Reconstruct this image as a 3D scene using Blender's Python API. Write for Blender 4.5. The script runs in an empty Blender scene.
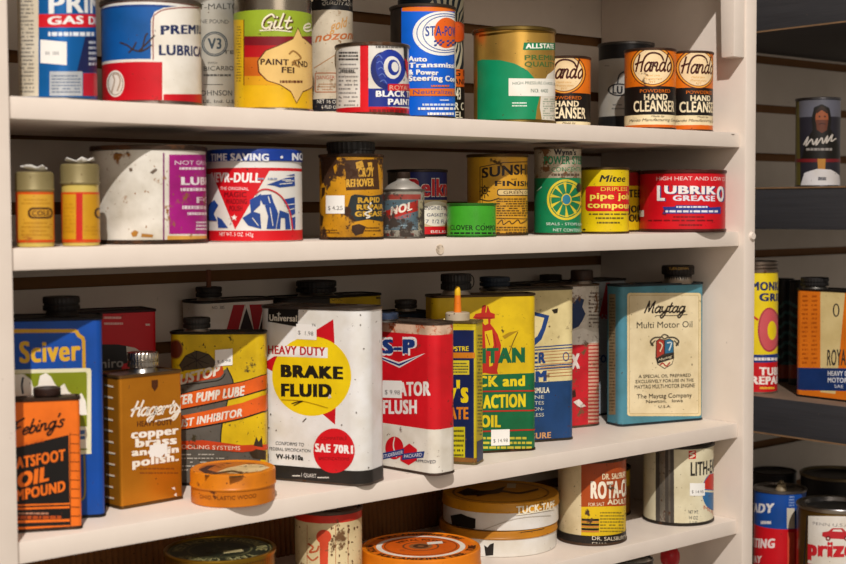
import bpy, bmesh, math, random
from mathutils import Vector, Matrix
from mathutils.geometry import tessellate_polygon

random.seed(7)
sc = bpy.context.scene
COL = sc.collection
ZO = 1.45                                  # height of the top shelf above the floor
T = 0.02                                   # shelf board thickness
WX, WY = 1.042, 0.2557                     # bay width, bay depth
SZ = [ZO, ZO - 0.1340, ZO - 0.3969, ZO - 0.5305]      # tops of the four shelves in view

# ------------------------------------------------------------ camera
CAM = Vector((-0.51663, -1.17627, ZO - 0.09989))
yaw, pitch, roll, FPX = 0.701446, -0.0530627, -0.0046369, 1396.94
fw = Vector((math.sin(yaw) * math.cos(pitch), math.cos(yaw) * math.cos(pitch), math.sin(pitch)))
rt = fw.cross(Vector((0, 0, 1))).normalized()
up = rt.cross(fw)
rt, up = rt * math.cos(roll) + up * math.sin(roll), -rt * math.sin(roll) + up * math.cos(roll)
cd = bpy.data.cameras.new('camera')
cam = bpy.data.objects.new('camera', cd)
COL.objects.link(cam)
cam.matrix_world = Matrix(((rt.x, up.x, -fw.x, CAM.x), (rt.y, up.y, -fw.y, CAM.y), (rt.z, up.z, -fw.z, CAM.z), (0, 0, 0, 1)))
cd.sensor_width = 36
cd.lens = FPX / 846 * 36
cd.clip_start = 0.01
cd.dof.use_dof = True
cd.dof.focus_distance = 1.68
cd.dof.aperture_fstop = 7.1
sc.camera = cam

# ------------------------------------------------------------ light and exposure
sc.view_settings.view_transform = 'Standard'
sc.view_settings.look = 'None'
sc.view_settings.exposure = 0.0
sc.view_settings.gamma = 1.0
sc.view_settings.use_curve_mapping = False
w = bpy.data.worlds.new('world')
sc.world = w
w.use_nodes = True
w.node_tree.nodes['Background'].inputs[0].default_value = (1.0, 0.87, 0.74, 1)
w.node_tree.nodes['Background'].inputs[1].default_value = 0.34


def lamp(name, kind, loc, target, power, color, size, spot=None):
    ld = bpy.data.lights.new(name, kind)
    ld.energy = power
    ld.color = color
    if kind == 'AREA':
        ld.shape = 'DISK'
        ld.size = size
    else:
        ld.shadow_soft_size = size
    if spot:
        ld.spot_size = spot
        ld.spot_blend = 0.6
    o = bpy.data.objects.new(name, ld)
    COL.objects.link(o)
    o.location = loc
    o.rotation_euler = (Vector(target) - Vector(loc)).to_track_quat('-Z', 'Y').to_euler()
    return o


lamp('ceiling_spot', 'SPOT', (-2.75, -4.2, ZO + 4.65), (0.5, 0, ZO - 0.2), 2150, (1.0, 0.955, 0.915), 0.055, math.radians(34))
lamp('fill_light', 'AREA', (-0.4, -2.6, ZO + .55), (0.5, 0.1, ZO - 0.2), 9, (1.0, 0.90, 0.80), 1.4)  # added soft fill to brighten the shelf interiors, not a real fixture

# ------------------------------------------------------------ materials
def lin(h):
    h = h.lstrip('#')
    r = []
    for i in (0, 2, 4):
        v = int(h[i:i + 2], 16) / 255
        r.append(v / 12.92 if v <= 0.04045 else ((v + 0.055) / 1.055) ** 2.4)
    return (r[0], r[1], r[2], 1)


MATS = {}


def PM(h, wear=0.25, rough=0.42, metal=0.0, rust='#4a2c14', scale=38.0):
    """painted or bare tin, with rust and dirt breaking through where the noise is high"""
    key = (h, wear, rough, metal, rust, scale)
    if key in MATS:
        return MATS[key]
    m = bpy.data.materials.new('paint_' + h.strip('#'))
    m.use_nodes = True
    nt = m.node_tree
    N, L = nt.nodes, nt.links
    b = N['Principled BSDF']
    b.inputs['Metallic'].default_value = metal
    b.inputs['Specular IOR Level'].default_value = 0.32
    if wear <= 0:
        b.inputs['Base Color'].default_value = lin(h)
        b.inputs['Roughness'].default_value = rough
    else:
        g = N.new('ShaderNodeNewGeometry')
        n1 = N.new('ShaderNodeTexNoise')
        n1.inputs['Scale'].default_value = scale
        n1.inputs['Detail'].default_value = 8
        n1.inputs['Roughness'].default_value = 0.68
        L.new(g.outputs['Position'], n1.inputs['Vector'])
        r1 = N.new('ShaderNodeValToRGB')
        t = 0.735 - 0.26 * wear
        r1.color_ramp.elements[0].position = t
        r1.color_ramp.elements[1].position = min(1, t + 0.05)
        L.new(n1.outputs['Fac'], r1.inputs['Fac'])
        n2 = N.new('ShaderNodeTexNoise')
        n2.inputs['Scale'].default_value = scale * 7
        n2.inputs['Detail'].default_value = 3
        L.new(g.outputs['Position'], n2.inputs['Vector'])
        r2 = N.new('ShaderNodeValToRGB')
        t = 0.745 - 0.13 * wear
        r2.color_ramp.elements[0].position = t
        r2.color_ramp.elements[1].position = min(1, t + 0.03)
        L.new(n2.outputs['Fac'], r2.inputs['Fac'])
        mx = N.new('ShaderNodeMath')
        mx.operation = 'MAXIMUM'
        L.new(r1.outputs['Color'], mx.inputs[0])
        L.new(r2.outputs['Color'], mx.inputs[1])
        # a soft patina over the whole coat
        n3 = N.new('ShaderNodeTexNoise')
        n3.inputs['Scale'].default_value = scale * 0.8
        n3.inputs['Detail'].default_value = 5
        L.new(g.outputs['Position'], n3.inputs['Vector'])
        hs = N.new('ShaderNodeMix')
        hs.data_type = 'RGBA'
        c = lin(h)
        hs.inputs[6].default_value = c
        k = 1 - 0.75 * min(1, wear)
        hs.inputs[7].default_value = (c[0] * k, c[1] * k * 0.95, c[2] * k * 0.85, 1)
        r3 = N.new('ShaderNodeMapRange')
        r3.inputs['From Min'].default_value = 0.38
        r3.inputs['From Max'].default_value = 0.75
        L.new(n3.outputs['Fac'], r3.inputs['Value'])
        L.new(r3.outputs[0], hs.inputs[0])
        mc = N.new('ShaderNodeMix')
        mc.data_type = 'RGBA'
        L.new(mx.outputs[0], mc.inputs[0])
        L.new(hs.outputs[2], mc.inputs[6])
        mc.inputs[7].default_value = lin(rust)
        L.new(mc.outputs[2], b.inputs['Base Color'])
        mr = N.new('ShaderNodeMapRange')
        mr.inputs['To Min'].default_value = rough
        mr.inputs['To Max'].default_value = 0.85
        L.new(mx.outputs[0], mr.inputs['Value'])
        L.new(mr.outputs[0], b.inputs['Roughness'])
        if metal:
            mm = N.new('ShaderNodeMapRange')
            mm.inputs['To Min'].default_value = metal
            mm.inputs['To Max'].default_value = 0.0
            L.new(mx.outputs[0], mm.inputs['Value'])
            L.new(mm.outputs[0], b.inputs['Metallic'])
    MATS[key] = m
    return m


def wood_paint(name, h, h2, scale, rough=0.55, bump=0.05, stretch=(1, 1, 1)):
    m = bpy.data.materials.new(name)
    m.use_nodes = True
    N, L = m.node_tree.nodes, m.node_tree.links
    b = N['Principled BSDF']
    g = N.new('ShaderNodeNewGeometry')
    mp = N.new('ShaderNodeMapping')
    mp.inputs['Scale'].default_value = stretch
    L.new(g.outputs['Position'], mp.inputs['Vector'])
    n = N.new('ShaderNodeTexNoise')
    n.inputs['Scale'].default_value = scale
    n.inputs['Detail'].default_value = 8
    n.inputs['Roughness'].default_value = 0.6
    L.new(mp.outputs[0], n.inputs['Vector'])
    mc = N.new('ShaderNodeMix')
    mc.data_type = 'RGBA'
    mc.inputs[6].default_value = lin(h)
    mc.inputs[7].default_value = lin(h2)
    L.new(n.outputs['Fac'], mc.inputs[0])
    # dark nicks and scuffs in the paint
    n2 = N.new('ShaderNodeTexNoise')
    n2.inputs['Scale'].default_value = 120
    n2.inputs['Detail'].default_value = 4
    L.new(g.outputs['Position'], n2.inputs['Vector'])
    r = N.new('ShaderNodeValToRGB')
    r.color_ramp.elements[0].position = 0.735
    r.color_ramp.elements[1].position = 0.80
    L.new(n2.outputs['Fac'], r.inputs['Fac'])
    m2 = N.new('ShaderNodeMix')
    m2.data_type = 'RGBA'
    L.new(r.outputs['Color'], m2.inputs[0])
    L.new(mc.outputs[2], m2.inputs[6])
    m2.inputs[7].default_value = lin('#6d5a48')
    L.new(m2.outputs[2], b.inputs['Base Color'])
    b.inputs['Roughness'].default_value = rough
    bp = N.new('ShaderNodeBump')
    bp.inputs['Strength'].default_value = bump
    bp.inputs['Distance'].default_value = 0.002
    L.new(n.outputs['Fac'], bp.inputs['Height'])
    L.new(bp.outputs[0], b.inputs['Normal'])
    return m


M_WHITE = wood_paint('cream_white_paint', '#e6d9cc', '#d8cabc', 25, 0.5, 0.08)
M_SLAT = wood_paint('slatwall_face', '#ddd2c4', '#cbbeae', 18, 0.6, 0.03)
M_GROOVE = wood_paint('slatwall_groove', '#8a5e30', '#6e4822', 30, 0.8, 0.02)
M_DARK = wood_paint('charcoal_wood', '#3a3a3e', '#232326', 60, 0.6, 0.25, (1, 0.15, 3))
M_RAW = wood_paint('raw_edge', '#8a6a48', '#5a4028', 60, 0.8, 0.1)
TIN = ('#b8b2aa', .4, .32, 1.0)
DARKTIN = ('#4a4038', .6, .45, .8)
BLACK = ('#14110f', .35, .5, 0)


# ------------------------------------------------------------ objects
def link(name, me, parent=None):
    o = bpy.data.objects.new(name, me)
    COL.objects.link(o)
    if parent:
        o.parent = parent
    return o


def thing(name, label, cat, loc, group=None):
    o = bpy.data.objects.new(name, None)
    COL.objects.link(o)
    o.location = loc
    o.empty_display_size = 0.02
    o['label'] = label
    o['category'] = cat
    if group:
        o['group'] = group
    return o


def finish(bm, name, mats, parent=None, smooth=True, ang=35):
    me = bpy.data.meshes.new(name)
    bmesh.ops.recalc_face_normals(bm, faces=bm.faces)
    bm.to_mesh(me)
    bm.free()
    for m in (mats if isinstance(mats, list) else [mats]):
        me.materials.append(m)
    if smooth:
        for p in me.polygons:
            p.use_smooth = True
        me.set_sharp_from_angle(angle=math.radians(ang))
    return link(name, me, parent)


def box(bm, lo, hi, bev=0.0, mi=0):
    r = bmesh.ops.create_cube(bm, size=1)
    vs = r['verts']
    for v in vs:
        v.co = Vector([lo[i] + (v.co[i] + .5) * (hi[i] - lo[i]) for i in range(3)])
    es = list({e for v in vs for e in v.link_edges})
    fs = {f for v in vs for f in v.link_faces}
    for f in fs:
        f.material_index = mi
    if bev:
        bmesh.ops.bevel(bm, geom=es, offset=bev, segments=2, affect='EDGES', profile=0.6)


def boxobj(name, lo, hi, mat, parent=None, bev=0.0, origin=None):
    bm = bmesh.new()
    o = Vector(origin) if origin else Vector((0, 0, 0))
    box(bm, Vector(lo) - o, Vector(hi) - o, bev)
    return finish(bm, name, mat, parent)


# ------------------------------------------------------------ measuring on the photograph's view
def ray(u, v):
    return fw + rt * ((u - 423) / FPX) - up * ((v - 282) / FPX)


def on_plane(u, v, ax, val):
    d = ray(u, v)
    return CAM + d * ((val - CAM[ax]) / d[ax])


def azim(u, v=282):
    d = ray(u, v)
    return math.atan2(d.x, d.y)


def z_at(u, v, rho):
    """height of pixel's ray at plan distance rho from the camera"""
    d = ray(u, v)
    return CAM.z + d.z / math.hypot(d.x, d.y) * rho


def plan(a, rho):
    return Vector((CAM.x + math.sin(a) * rho, CAM.y + math.cos(a) * rho))


# ------------------------------------------------------------ text and pen strokes
TXT = {}
TOBJ = None


def text2d(s, bold, shear, sp=1.0):
    k = (s, bold, shear, sp)
    if k in TXT:
        return TXT[k]
    cu = bpy.data.curves.new('t', 'FONT')
    cu.body = s
    cu.size = 1
    cu.offset = bold
    cu.shear = shear
    cu.resolution_u = 3
    cu.space_character = sp
    ob = bpy.data.objects.new('t', cu)
    me = bpy.data.meshes.new_from_object(ob)
    vs = [(v.co.x, v.co.y) for v in me.vertices]
    fs = [tuple(p.vertices) for p in me.polygons]
    bpy.data.objects.remove(ob)
    bpy.data.curves.remove(cu)
    bpy.data.meshes.remove(me)
    x0 = min([p[0] for p in vs] or [0])
    x1 = max([p[0] for p in vs] or [1])
    TXT[k] = ([(x - x0, y) for x, y in vs], fs, max(1e-3, x1 - x0))
    return TXT[k]


class Lift(list):
    lift = None


def thick(st, bold, shear):
    """lettering thickened evenly: the same outline laid four times, a hair apart"""
    vs, fs, w = text2d(st, 0.0, shear, 1 + 2.6 * bold)
    if bold < .012:
        return vs, fs, w
    b = bold * 1.15
    V, Fq, LV = [], [], Lift()
    for dx, dy in ((0, 0), (2 * b, 0), (0, .8 * b), (2 * b, .8 * b), (b, .4 * b)):
        o = len(V)
        LV += [len(LV) // max(1, len(vs)) * .17] * len(vs)
        V += [(x + dx, y + dy - .4 * b) for x, y in vs]
        Fq += [tuple(i + o for i in f) for f in fs]
    V = Lift(V)
    V.lift = LV
    return V, Fq, w + 2 * b


CAPH = None


def caph():
    global CAPH
    if CAPH is None:
        CAPH = max(y for x, y in text2d('H', 0, 0)[0])
    return CAPH


PEN = {
    'H': (1.25, [[(.35, 1.9), (.2, 1), (0, 0)], [(-.25, .8), (.3, .95), (1.0, 1.05)], [(1.15, 1.95), (1.0, 1), (.9, .2), (1.0, 0), (1.2, .15)]]),
    'J': (1.3, [[(.15, 1.75), (.1, 1), (0, 0)], [(-.3, .75), (.3, .92), (.9, 1.05)], [(.85, 0), (.85, .9), (1.1, 1.6), (1.7, 1.95), (2.6, 1.98), (3.4, 1.75), (3.9, 1.3)]]),
    'a': (1.18, [[(.9, .8), (.55, 1), (.15, .65), (.15, .15), (.45, 0), (.8, .35), (.95, .95)], [(.98, 1), (.88, .3), (1.0, 0), (1.2, .15)]]),
    'n': (1.1, [[(.1, 1), (.08, .5), (.05, 0)], [(.05, .5), (.4, .95), (.72, .85), (.68, .3), (.8, 0), (1.05, .15)]]),
    'd': (1.35, [[(.9, .8), (.55, 1), (.15, .65), (.15, .15), (.45, 0), (.8, .35), (.98, .95)], [(1.15, 2.0), (1.0, 1.1), (.88, .3), (1.0, 0), (1.2, .15)]]),
    'o': (1.0, [[(.5, 1), (.12, .6), (.2, .1), (.5, 0), (.85, .4), (.75, .9), (.5, 1)]]),
    'M': (1.65, [[(0, 0), (.2, 1.0), (.35, 1.9)], [(.35, 1.9), (.5, 1.0), (.65, .2)], [(.65, .2), (1.0, 1.2), (1.35, 1.9)], [(1.35, 1.9), (1.3, .9), (1.3, .1), (1.5, .05)]]),
    'y': (1.1, [[(.1, 1), (.1, .4), (.4, .1), (.8, .4), (.98, 1)], [(.98, 1), (.8, -.3), (.4, -.9), (.1, -.6), (.5, -.1), (1.2, .2)]]),
    't': (.8, [[(.5, 1.6), (.35, .8), (.3, .25), (.5, 0), (.85, .2)], [(.05, 1.0), (.8, 1.08)]]),
    'g': (1.1, [[(.9, .8), (.55, 1), (.15, .65), (.15, .15), (.45, 0), (.8, .35), (.95, .95)], [(.98, 1), (.8, -.4), (.4, -.9), (.1, -.6), (.6, -.1), (1.2, .2)]]),
    'e': (.95, [[(.15, .45), (.6, .55), (.75, .85), (.45, 1), (.15, .7), (.15, .2), (.45, 0), (.95, .25)]]),
    'r': (.85, [[(.1, 1.0), (.08, .5), (.05, 0)], [(.05, .5), (.3, .9), (.6, 1.0), (.7, .85)]]),
    'b': (.95, [[(.25, 2), (.1, 1), (.05, .3), (.2, 0), (.55, .05), (.78, .5), (.6, .95), (.3, .9), (.1, .5)]]),
    'i': (.5, [[(.15, 1), (.08, .5), (.08, .15), (.2, 0), (.45, .15)], [(.2, 1.45), (.22, 1.55)]]),
    's': (.85, [[(.72, .9), (.35, 1), (.2, .75), (.6, .4), (.55, .05), (.2, 0), (.0, .2)]]),
    'F': (1.2, [[(.4, 1.8), (.2, .9), (0, 0)], [(-.2, 1.75), (.5, 1.8), (1.3, 2.05)], [(-.05, .95), (.4, 1.0), (.9, 1.1)]]),
    'G': (1.2, [[(1.15, 1.5), (.8, 1.9), (.2, 1.3), (.1, .4), (.5, 0), (.95, .35), (1.0, .8), (.6, .8)], [(1.0, .8), (.9, -.1)]]),
    'l': (.5, [[(.3, 2), (.15, 1), (.08, .25), (.2, 0), (.45, .15)]]),
    "'": (.3, [[(.2, 2.0), (.08, 1.55)]]),
    'u': (1.05, [[(.1, 1), (.1, .3), (.4, 0), (.75, .4), (.9, 1)], [(.9, 1), (.85, .3), (1.0, 0), (1.15, .15)]]),
}


def smooth_line(pts, closed=False, n=5):
    if len(pts) < 3:
        return list(pts)
    P = list(pts)
    P = [P[-2]] + P + [P[1]] if closed else [P[0]] + P + [P[-1]]
    out = []
    for i in range(1, len(P) - 2):
        p0, p1, p2, p3 = P[i - 1:i + 3]
        for j in range(n):
            t = j / n
            out.append(tuple(.5 * (2 * p1[a] + (p2[a] - p0[a]) * t + (2 * p0[a] - 5 * p1[a] + 4 * p2[a] - p3[a]) * t * t
                                   + (3 * p1[a] - p0[a] - 3 * p2[a] + p3[a]) * t ** 3) for a in (0, 1)))
    out.append(tuple(P[-2]))
    return out


def ribbon(pts, w):
    """polyline -> outline quads of constant width with round-ish ends"""
    vs, fs = [], []
    n = len(pts)
    for i, p in enumerate(pts):
        a = pts[max(0, i - 1)]
        b = pts[min(n - 1, i + 1)]
        dx, dy = b[0] - a[0], b[1] - a[1]
        l = math.hypot(dx, dy) or 1e-9
        nx, ny = -dy / l * w / 2, dx / l * w / 2
        ex, ey = 0, 0
        if i == 0:
            ex, ey = -dx / l * w * .3, -dy / l * w * .3
        if i == n - 1:
            ex, ey = dx / l * w * .3, dy / l * w * .3
        vs += [(p[0] + nx + ex, p[1] + ny + ey), (p[0] - nx + ex, p[1] - ny + ey)]
        if i:
            fs.append((2 * i - 2, 2 * i - 1, 2 * i + 1, 2 * i))
    return vs, fs


# ------------------------------------------------------------ a printable surface
class Surf:
    """Side wall of a can or tin. prof: closed plan outline (counter-clockwise from above) whose
    first point faces the viewer; art is given on the photograph and lands where it stands on the tin."""

    def __init__(s, prof, nrm, z0, h, base):
        s.P, s.Nn, s.z0, s.h, s.base = prof, nrm, z0, h, Vector(base)
        n = len(prof)
        s.cum = [0.0]
        for i in range(n):
            s.cum.append(s.cum[-1] + (prof[(i + 1) % n] - prof[i]).length)
        s.L = s.cum[-1]
        s.items = []
        s.k = 0
        s.wear = .2
        s.rough = .4
        s.metal = 0
        s.rust = '#4a2c14'
        s.bias = 0.0
        s.frame(0, 0, 1)

    # ---- picture frames: numbers below are read off enlargements of the photograph
    def frame(s, x0, y0, sx, sy=None, ox=0, oy=0):
        sy = sy or sx
        s.F = lambda X, Y: (x0 + (X - ox) / sx, y0 + (Y - oy) / sy)
        return s

    def hit(s, u, v):
        d = ray(u, v)
        D = Vector((d.x, d.y)).normalized()
        O = Vector((CAM.x, CAM.y))
        n = len(s.P)
        best = None
        for i in range(n):
            a = s.P[i] - O
            b = s.P[(i + 1) % n] - O
            ca = D.x * a.y - D.y * a.x
            cb = D.x * b.y - D.y * b.x
            if (ca <= 0) != (cb <= 0):
                t = ca / (ca - cb)
                q = a + (b - a) * t
                rho = q.dot(D)
                if best is None or rho < best[0]:
                    best = (rho, s.cum[i] + t * (s.cum[i + 1] - s.cum[i]))
        if best is None:                       # past the outline: carry on round the back
            cr = [(D.x * (p - O).y - D.y * (p - O).x, i) for i, p in enumerate(s.P)]
            c, i = min(cr, key=lambda q: abs(q[0]))
            rho = (s.P[i] - O).length
            ss = s.cum[i]
            if ss > s.L / 2:
                ss -= s.L
            ss += abs(c) if c > 0 else -abs(c)
            best = (rho, ss)
        ss = best[1]
        if ss > s.L / 2:
            ss -= s.L
        return ss + s.bias, z_at(u, v, best[0]) - s.z0

    def at(s, ss, k):
        ss = ss % s.L
        lo, hi = 0, len(s.P)
        while hi - lo > 1:
            m = (lo + hi) // 2
            if s.cum[m] <= ss:
                lo = m
            else:
                hi = m
        t = (ss - s.cum[lo]) / (s.cum[lo + 1] - s.cum[lo])
        j = (lo + 1) % len(s.P)
        p = s.P[lo].lerp(s.P[j], t)
        n = s.Nn[lo].lerp(s.Nn[j], t).normalized()
        return p + n * k, n

    def map(s, X, Y):
        return s.hit(*s.F(X, Y))

    def add(s, vs, fs, col, grp, lift=None):
        s.k += 1
        s.items.append((vs, fs, col, grp, s.k if lift is None else [s.k + q for q in lift]))

    # ---- shapes
    def poly(s, pts, col, grp='label', holes=None, dens=9):
        def dens_map(pp):
            out = []
            for i, p in enumerate(pp):
                q = pp[(i + 1) % len(pp)]
                m = max(1, int(math.hypot(q[0] - p[0], q[1] - p[1]) / dens / s._sc()))
                for j in range(m):
                    out.append(s.map(p[0] + (q[0] - p[0]) * j / m, p[1] + (q[1] - p[1]) * j / m))
            return out
        loops = [dens_map(pts)] + [dens_map(h) for h in (holes or [])]
        tri = tessellate_polygon([[Vector((a, b, 0)) for a, b in l] for l in loops])
        vs = [p for l in loops for p in l]
        s.add(vs, [tuple(t) for t in tri], col, grp)

    def _sc(s):
        a, b = s.F(0, 0), s.F(1, 0)
        return 1 / max(1e-6, abs(b[0] - a[0]))

    def rect(s, x0, y0, x1, y1, col, grp='label'):
        s.poly([(x0, y0), (x1, y0), (x1, y1), (x0, y1)], col, grp)

    def band(s, y0, y1, col, grp='label', x=None):
        """a stripe all the way round"""
        if x is None:
            u = s.uc
            a = s.hit(u, s.F(0, y0)[1])[1]
            b = s.hit(u, s.F(0, y1)[1])[1]
        else:
            a = s.map(x, y0)[1]
            b = s.map(x, y1)[1]
        s.zband(a, b, col, grp)

    def zband(s, a, b, col, grp='label'):
        a, b = min(a, b), max(a, b)
        m = 8
        vs, fs = [], []
        for i in range(m + 1):
            x = -s.L / 2 + s.L * i / m
            vs += [(x, a), (x, b)]
            if i:
                fs.append((2 * i - 2, 2 * i, 2 * i + 1, 2 * i - 1))
        s.add(vs, fs, col, grp)

    def ellpts(s, x, y, rx, ry, rot=0, n=40, a0=0, a1=360):
        c, d = math.cos(math.radians(rot)), math.sin(math.radians(rot))
        out = []
        for i in range(n):
            a = math.radians(a0 + (a1 - a0) * i / n)
            p, q = rx * math.cos(a), ry * math.sin(a)
            out.append((x + p * c - q * d, y + p * d + q * c))
        return out

    def ell(s, x, y, rx, ry, col, rot=0, grp='label', n=40):
        s.poly(s.ellpts(x, y, rx, ry, rot, n), col, grp, dens=1e9)

    def ring(s, x, y, rx, ry, w, col, rot=0, grp='label', n=40):
        s.poly(s.ellpts(x, y, rx, ry, rot, n), col, grp, [s.ellpts(x, y, rx - w, ry - w, rot, n)], dens=1e9)

    def rrect(s, x0, y0, x1, y1, r, col, grp='label', w=None):
        def rr(x0, y0, x1, y1, r):
            out = []
            for cx, cy, a in ((x1 - r, y1 - r, 0), (x0 + r, y1 - r, 90), (x0 + r, y0 + r, 180), (x1 - r, y0 + r, 270)):
                for j in range(6):
                    t = math.radians(a + 18 * j)
                    out.append((cx + r * math.cos(t), cy + r * math.sin(t)))
            return out
        s.poly(rr(x0, y0, x1, y1, r), col, grp, [rr(x0 + w, y0 + w, x1 - w, y1 - w, max(.5, r - w))] if w else None)

    def line(s, pts, wpx, col, grp='lettering', curve=True, closed=False):
        P = smooth_line(pts, closed) if curve else list(pts)
        if not curve:
            Q = []
            for i in range(len(P) - 1):
                for j in range(6):
                    t = j / 6
                    Q.append((P[i][0] + (P[i + 1][0] - P[i][0]) * t, P[i][1] + (P[i + 1][1] - P[i][1]) * t))
            P = Q + [P[-1]]
        vs, fs = ribbon(P, wpx)
        s.add([s.map(*p) for p in vs], fs, col, grp)

    def _place(s, x0, y0, x1, y1, h):
        a = s.map(x0, y0)
        b = s.map(x1, y1)
        t = s.map(x0, y0 - h)
        t2 = s.map(x1, y1 - h)
        return a, b, .5 * (math.dist(a, t) + math.dist(b, t2))

    def txt(s, st, x0, y0, x1, y1, h, col, bold=0.02, shear=0, grp='lettering', arc=0):
        if h / s._sc() < 4.3:                 # small print stays light so that it can be read
            bold = 0
        vs, fs, w = thick(st, bold, shear)
        a, b, hh = s._place(x0, y0, x1, y1, h)
        L = math.dist(a, b) or 1e-6
        ex = ((b[0] - a[0]) / L, (b[1] - a[1]) / L)
        sx, sy = L / w, hh / caph()
        out = []
        for x, y in vs:
            p, q = x * sx, y * sy + arc * hh * (1 - (2 * x / w - 1) ** 2)
            out.append((a[0] + ex[0] * p - ex[1] * q * .0, a[1] + ex[1] * p + q))
        s.add(out, fs, col, grp, getattr(vs, 'lift', None))

    def pen(s, st, x0, y0, x1, y1, xh, wpx, col, shear=.25, grp='lettering'):
        """handwritten lettering drawn with a round pen"""
        a, b, hh = s._place(x0, y0, x1, y1, xh)
        L = math.dist(a, b)
        tot = sum(PEN[c][0] for c in st)
        sx = L / tot
        ex = ((b[0] - a[0]) / L, (b[1] - a[1]) / L)
        wm = hh / xh * wpx
        cx = 0
        V, Fq = [], []
        for c in st:
            adv, strokes = PEN[c]
            for stq in strokes:
                pts = [((cx + x) * sx + shear * y * hh, y * hh) for x, y in stq]
                vs, fs = ribbon(smooth_line(pts), wm)
                o = len(V)
                V += [(a[0] + ex[0] * x, a[1] + ex[1] * x + y) for x, y in vs]
                Fq += [tuple(i + o for i in f) for f in fs]
            cx += adv
        s.add(V, Fq, col, grp)

    def fine(s, x0, y0, x1, y1, rows, col, fill=.8, ht=.5, grp='lettering', seed=1):
        """rows of small print too fine to read"""
        r = random.Random(seed)
        V, Fq = [], []
        for i in range(rows):
            yy = y0 + (y1 - y0) * (i + .5) / rows
            hh = abs(y1 - y0) / rows * ht
            x = x0
            while x < x1 - 2:
                wl = r.uniform(.04, .14) * (x1 - x0)
                xe = min(x + wl, x1)
                if r.random() < fill:
                    o = len(V)
                    V += [s.map(x, yy + hh / 2), s.map(xe, yy + hh / 2), s.map(xe, yy - hh / 2), s.map(x, yy - hh / 2)]
                    Fq.append((o, o + 1, o + 2, o + 3))
                x = xe + .022 * (x1 - x0)
        s.add(V, Fq, col, grp)

    def sticker(s, x0, y0, x1, y1, st=None, dy=0, col='#e9e6df', h=None):
        s.poly([(x0, y0), (x1, y0 + dy), (x1, y1 + dy), (x0, y1)], col, 'price_sticker')
        if st:
            w = x1 - x0
            hh = h or (y1 - y0) * .26
            s.txt(st, x0 + w * .12, y0 + (y1 - y0) * .80, x1 - w * .1, y0 + dy + (y1 - y0) * .80, hh, '#55514c', .0, 0, 'price_sticker')

    # ---- turn the art into meshes lying on the tin
    def bake(s, root, holder=None):
        groups = {}
        for it in s.items:
            groups.setdefault(it[3], []).append(it)
        made = {}
        for g in ('label', 'lettering', 'price_sticker', 'side_label'):
            if g not in groups:
                continue
            for chunk in s.clusters(groups[g]):
                s.mesh(g, chunk, root, made)
        return made

    def clusters(s, items, gap=.017):
        """printing that stands well apart becomes a piece of its own"""
        bx = [(min(x for x, y in i[0]), max(x for x, y in i[0]), min(y for x, y in i[0]), max(y for x, y in i[0])) if i[0] else None for i in items]
        own = list(range(len(items)))

        def find(a):
            while own[a] != a:
                a = own[a]
            return a
        for a in range(len(items)):
            for b in range(a):
                if bx[a] and bx[b]:
                    p, q = bx[a], bx[b]
                    dx = max(0, p[0] - q[1], q[0] - p[1])
                    dy = max(0, p[2] - q[3], q[2] - p[3])
                    if math.hypot(dx, dy) < gap:
                        own[find(a)] = find(b)
        out = {}
        for a in range(len(items)):
            if bx[a]:
                out.setdefault(find(a), []).append(items[a])
        return list(out.values())

    def mesh(s, g, items, root, made):
        if True:
            bm = bmesh.new()
            mats, idx = [], {}
            lo, hi = 1e9, -1e9
            for vs, fs, col, _, k in items:
                if col not in idx:
                    idx[col] = len(mats)
                    if isinstance(col, tuple):
                        mats.append(PM(*col))
                    else:
                        wv = 0.0 if g == 'price_sticker' else s.wear * 1.2 + .04
                        mats.append(PM(col, wv, s.rough, s.metal, s.rust))
                bv = [bm.verts.new((x, y, k[q] if isinstance(k, list) else k)) for q, (x, y) in enumerate(vs)]
                lo = min([lo] + [x for x, y in vs])
                hi = max([hi] + [x for x, y in vs])
                for f in fs:
                    if len(set(f)) < 3:
                        continue
                    try:
                        fc = bm.faces.new([bv[i] for i in f])
                        fc.material_index = idx[col]
                    except ValueError:
                        pass
            if s.curved:
                for zc, no in ((.0008, (0, -1, 0)), (s.h - .0008, (0, 1, 0))):
                    bmesh.ops.bisect_plane(bm, geom=bm.verts[:] + bm.edges[:] + bm.faces[:], plane_co=(0, zc, 0), plane_no=no, dist=1e-7, clear_outer=True)
            cuts = set()
            n = len(s.P)
            for i in range(n):
                for c in (s.cum[i], s.cum[i] - s.L, s.cum[i] + s.L):
                    if lo < c < hi and (s.cum[i + 1] - s.cum[i]) > 1e-6:
                        cuts.add(round(c, 7))
            if s.curved:
                for c in sorted(cuts):
                    bmesh.ops.bisect_plane(bm, geom=bm.verts[:] + bm.edges[:] + bm.faces[:], plane_co=(c, 0, 0), plane_no=(1, 0, 0), dist=1e-7)
            nr = []
            for v in bm.verts:
                co, n2 = s.out(v.co.x, v.co.y, v.co.z)
                v.co = co
                nr.append(n2)
            for f in bm.faces:
                f.normal_update()
                if f.normal.dot(nr[f.verts[0].index]) < 0:
                    f.normal_flip()
                f.smooth = True
            bm.verts.index_update()
            me = bpy.data.meshes.new(g)
            bm.to_mesh(me)
            bm.free()
            for m in mats:
                me.materials.append(m)
            try:
                me.normals_split_custom_set_from_vertices([tuple(x) for x in nr])
            except Exception:
                pass
            par = root
            if g == 'lettering' and 'label' in made:
                par = made['label']
            if not len(me.polygons):
                bpy.data.meshes.remove(me)
                return
            o = link(g, me, par)
            made.setdefault(g, o)

    curved = True

    def out(s, x, y, k):
        p, n = s.at(x, 0.00006 + 0.00003 * k)
        return Vector((p.x - s.base.x, p.y - s.base.y, y + s.z0 - s.base.z)), Vector((n.x, n.y, 0))


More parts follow.
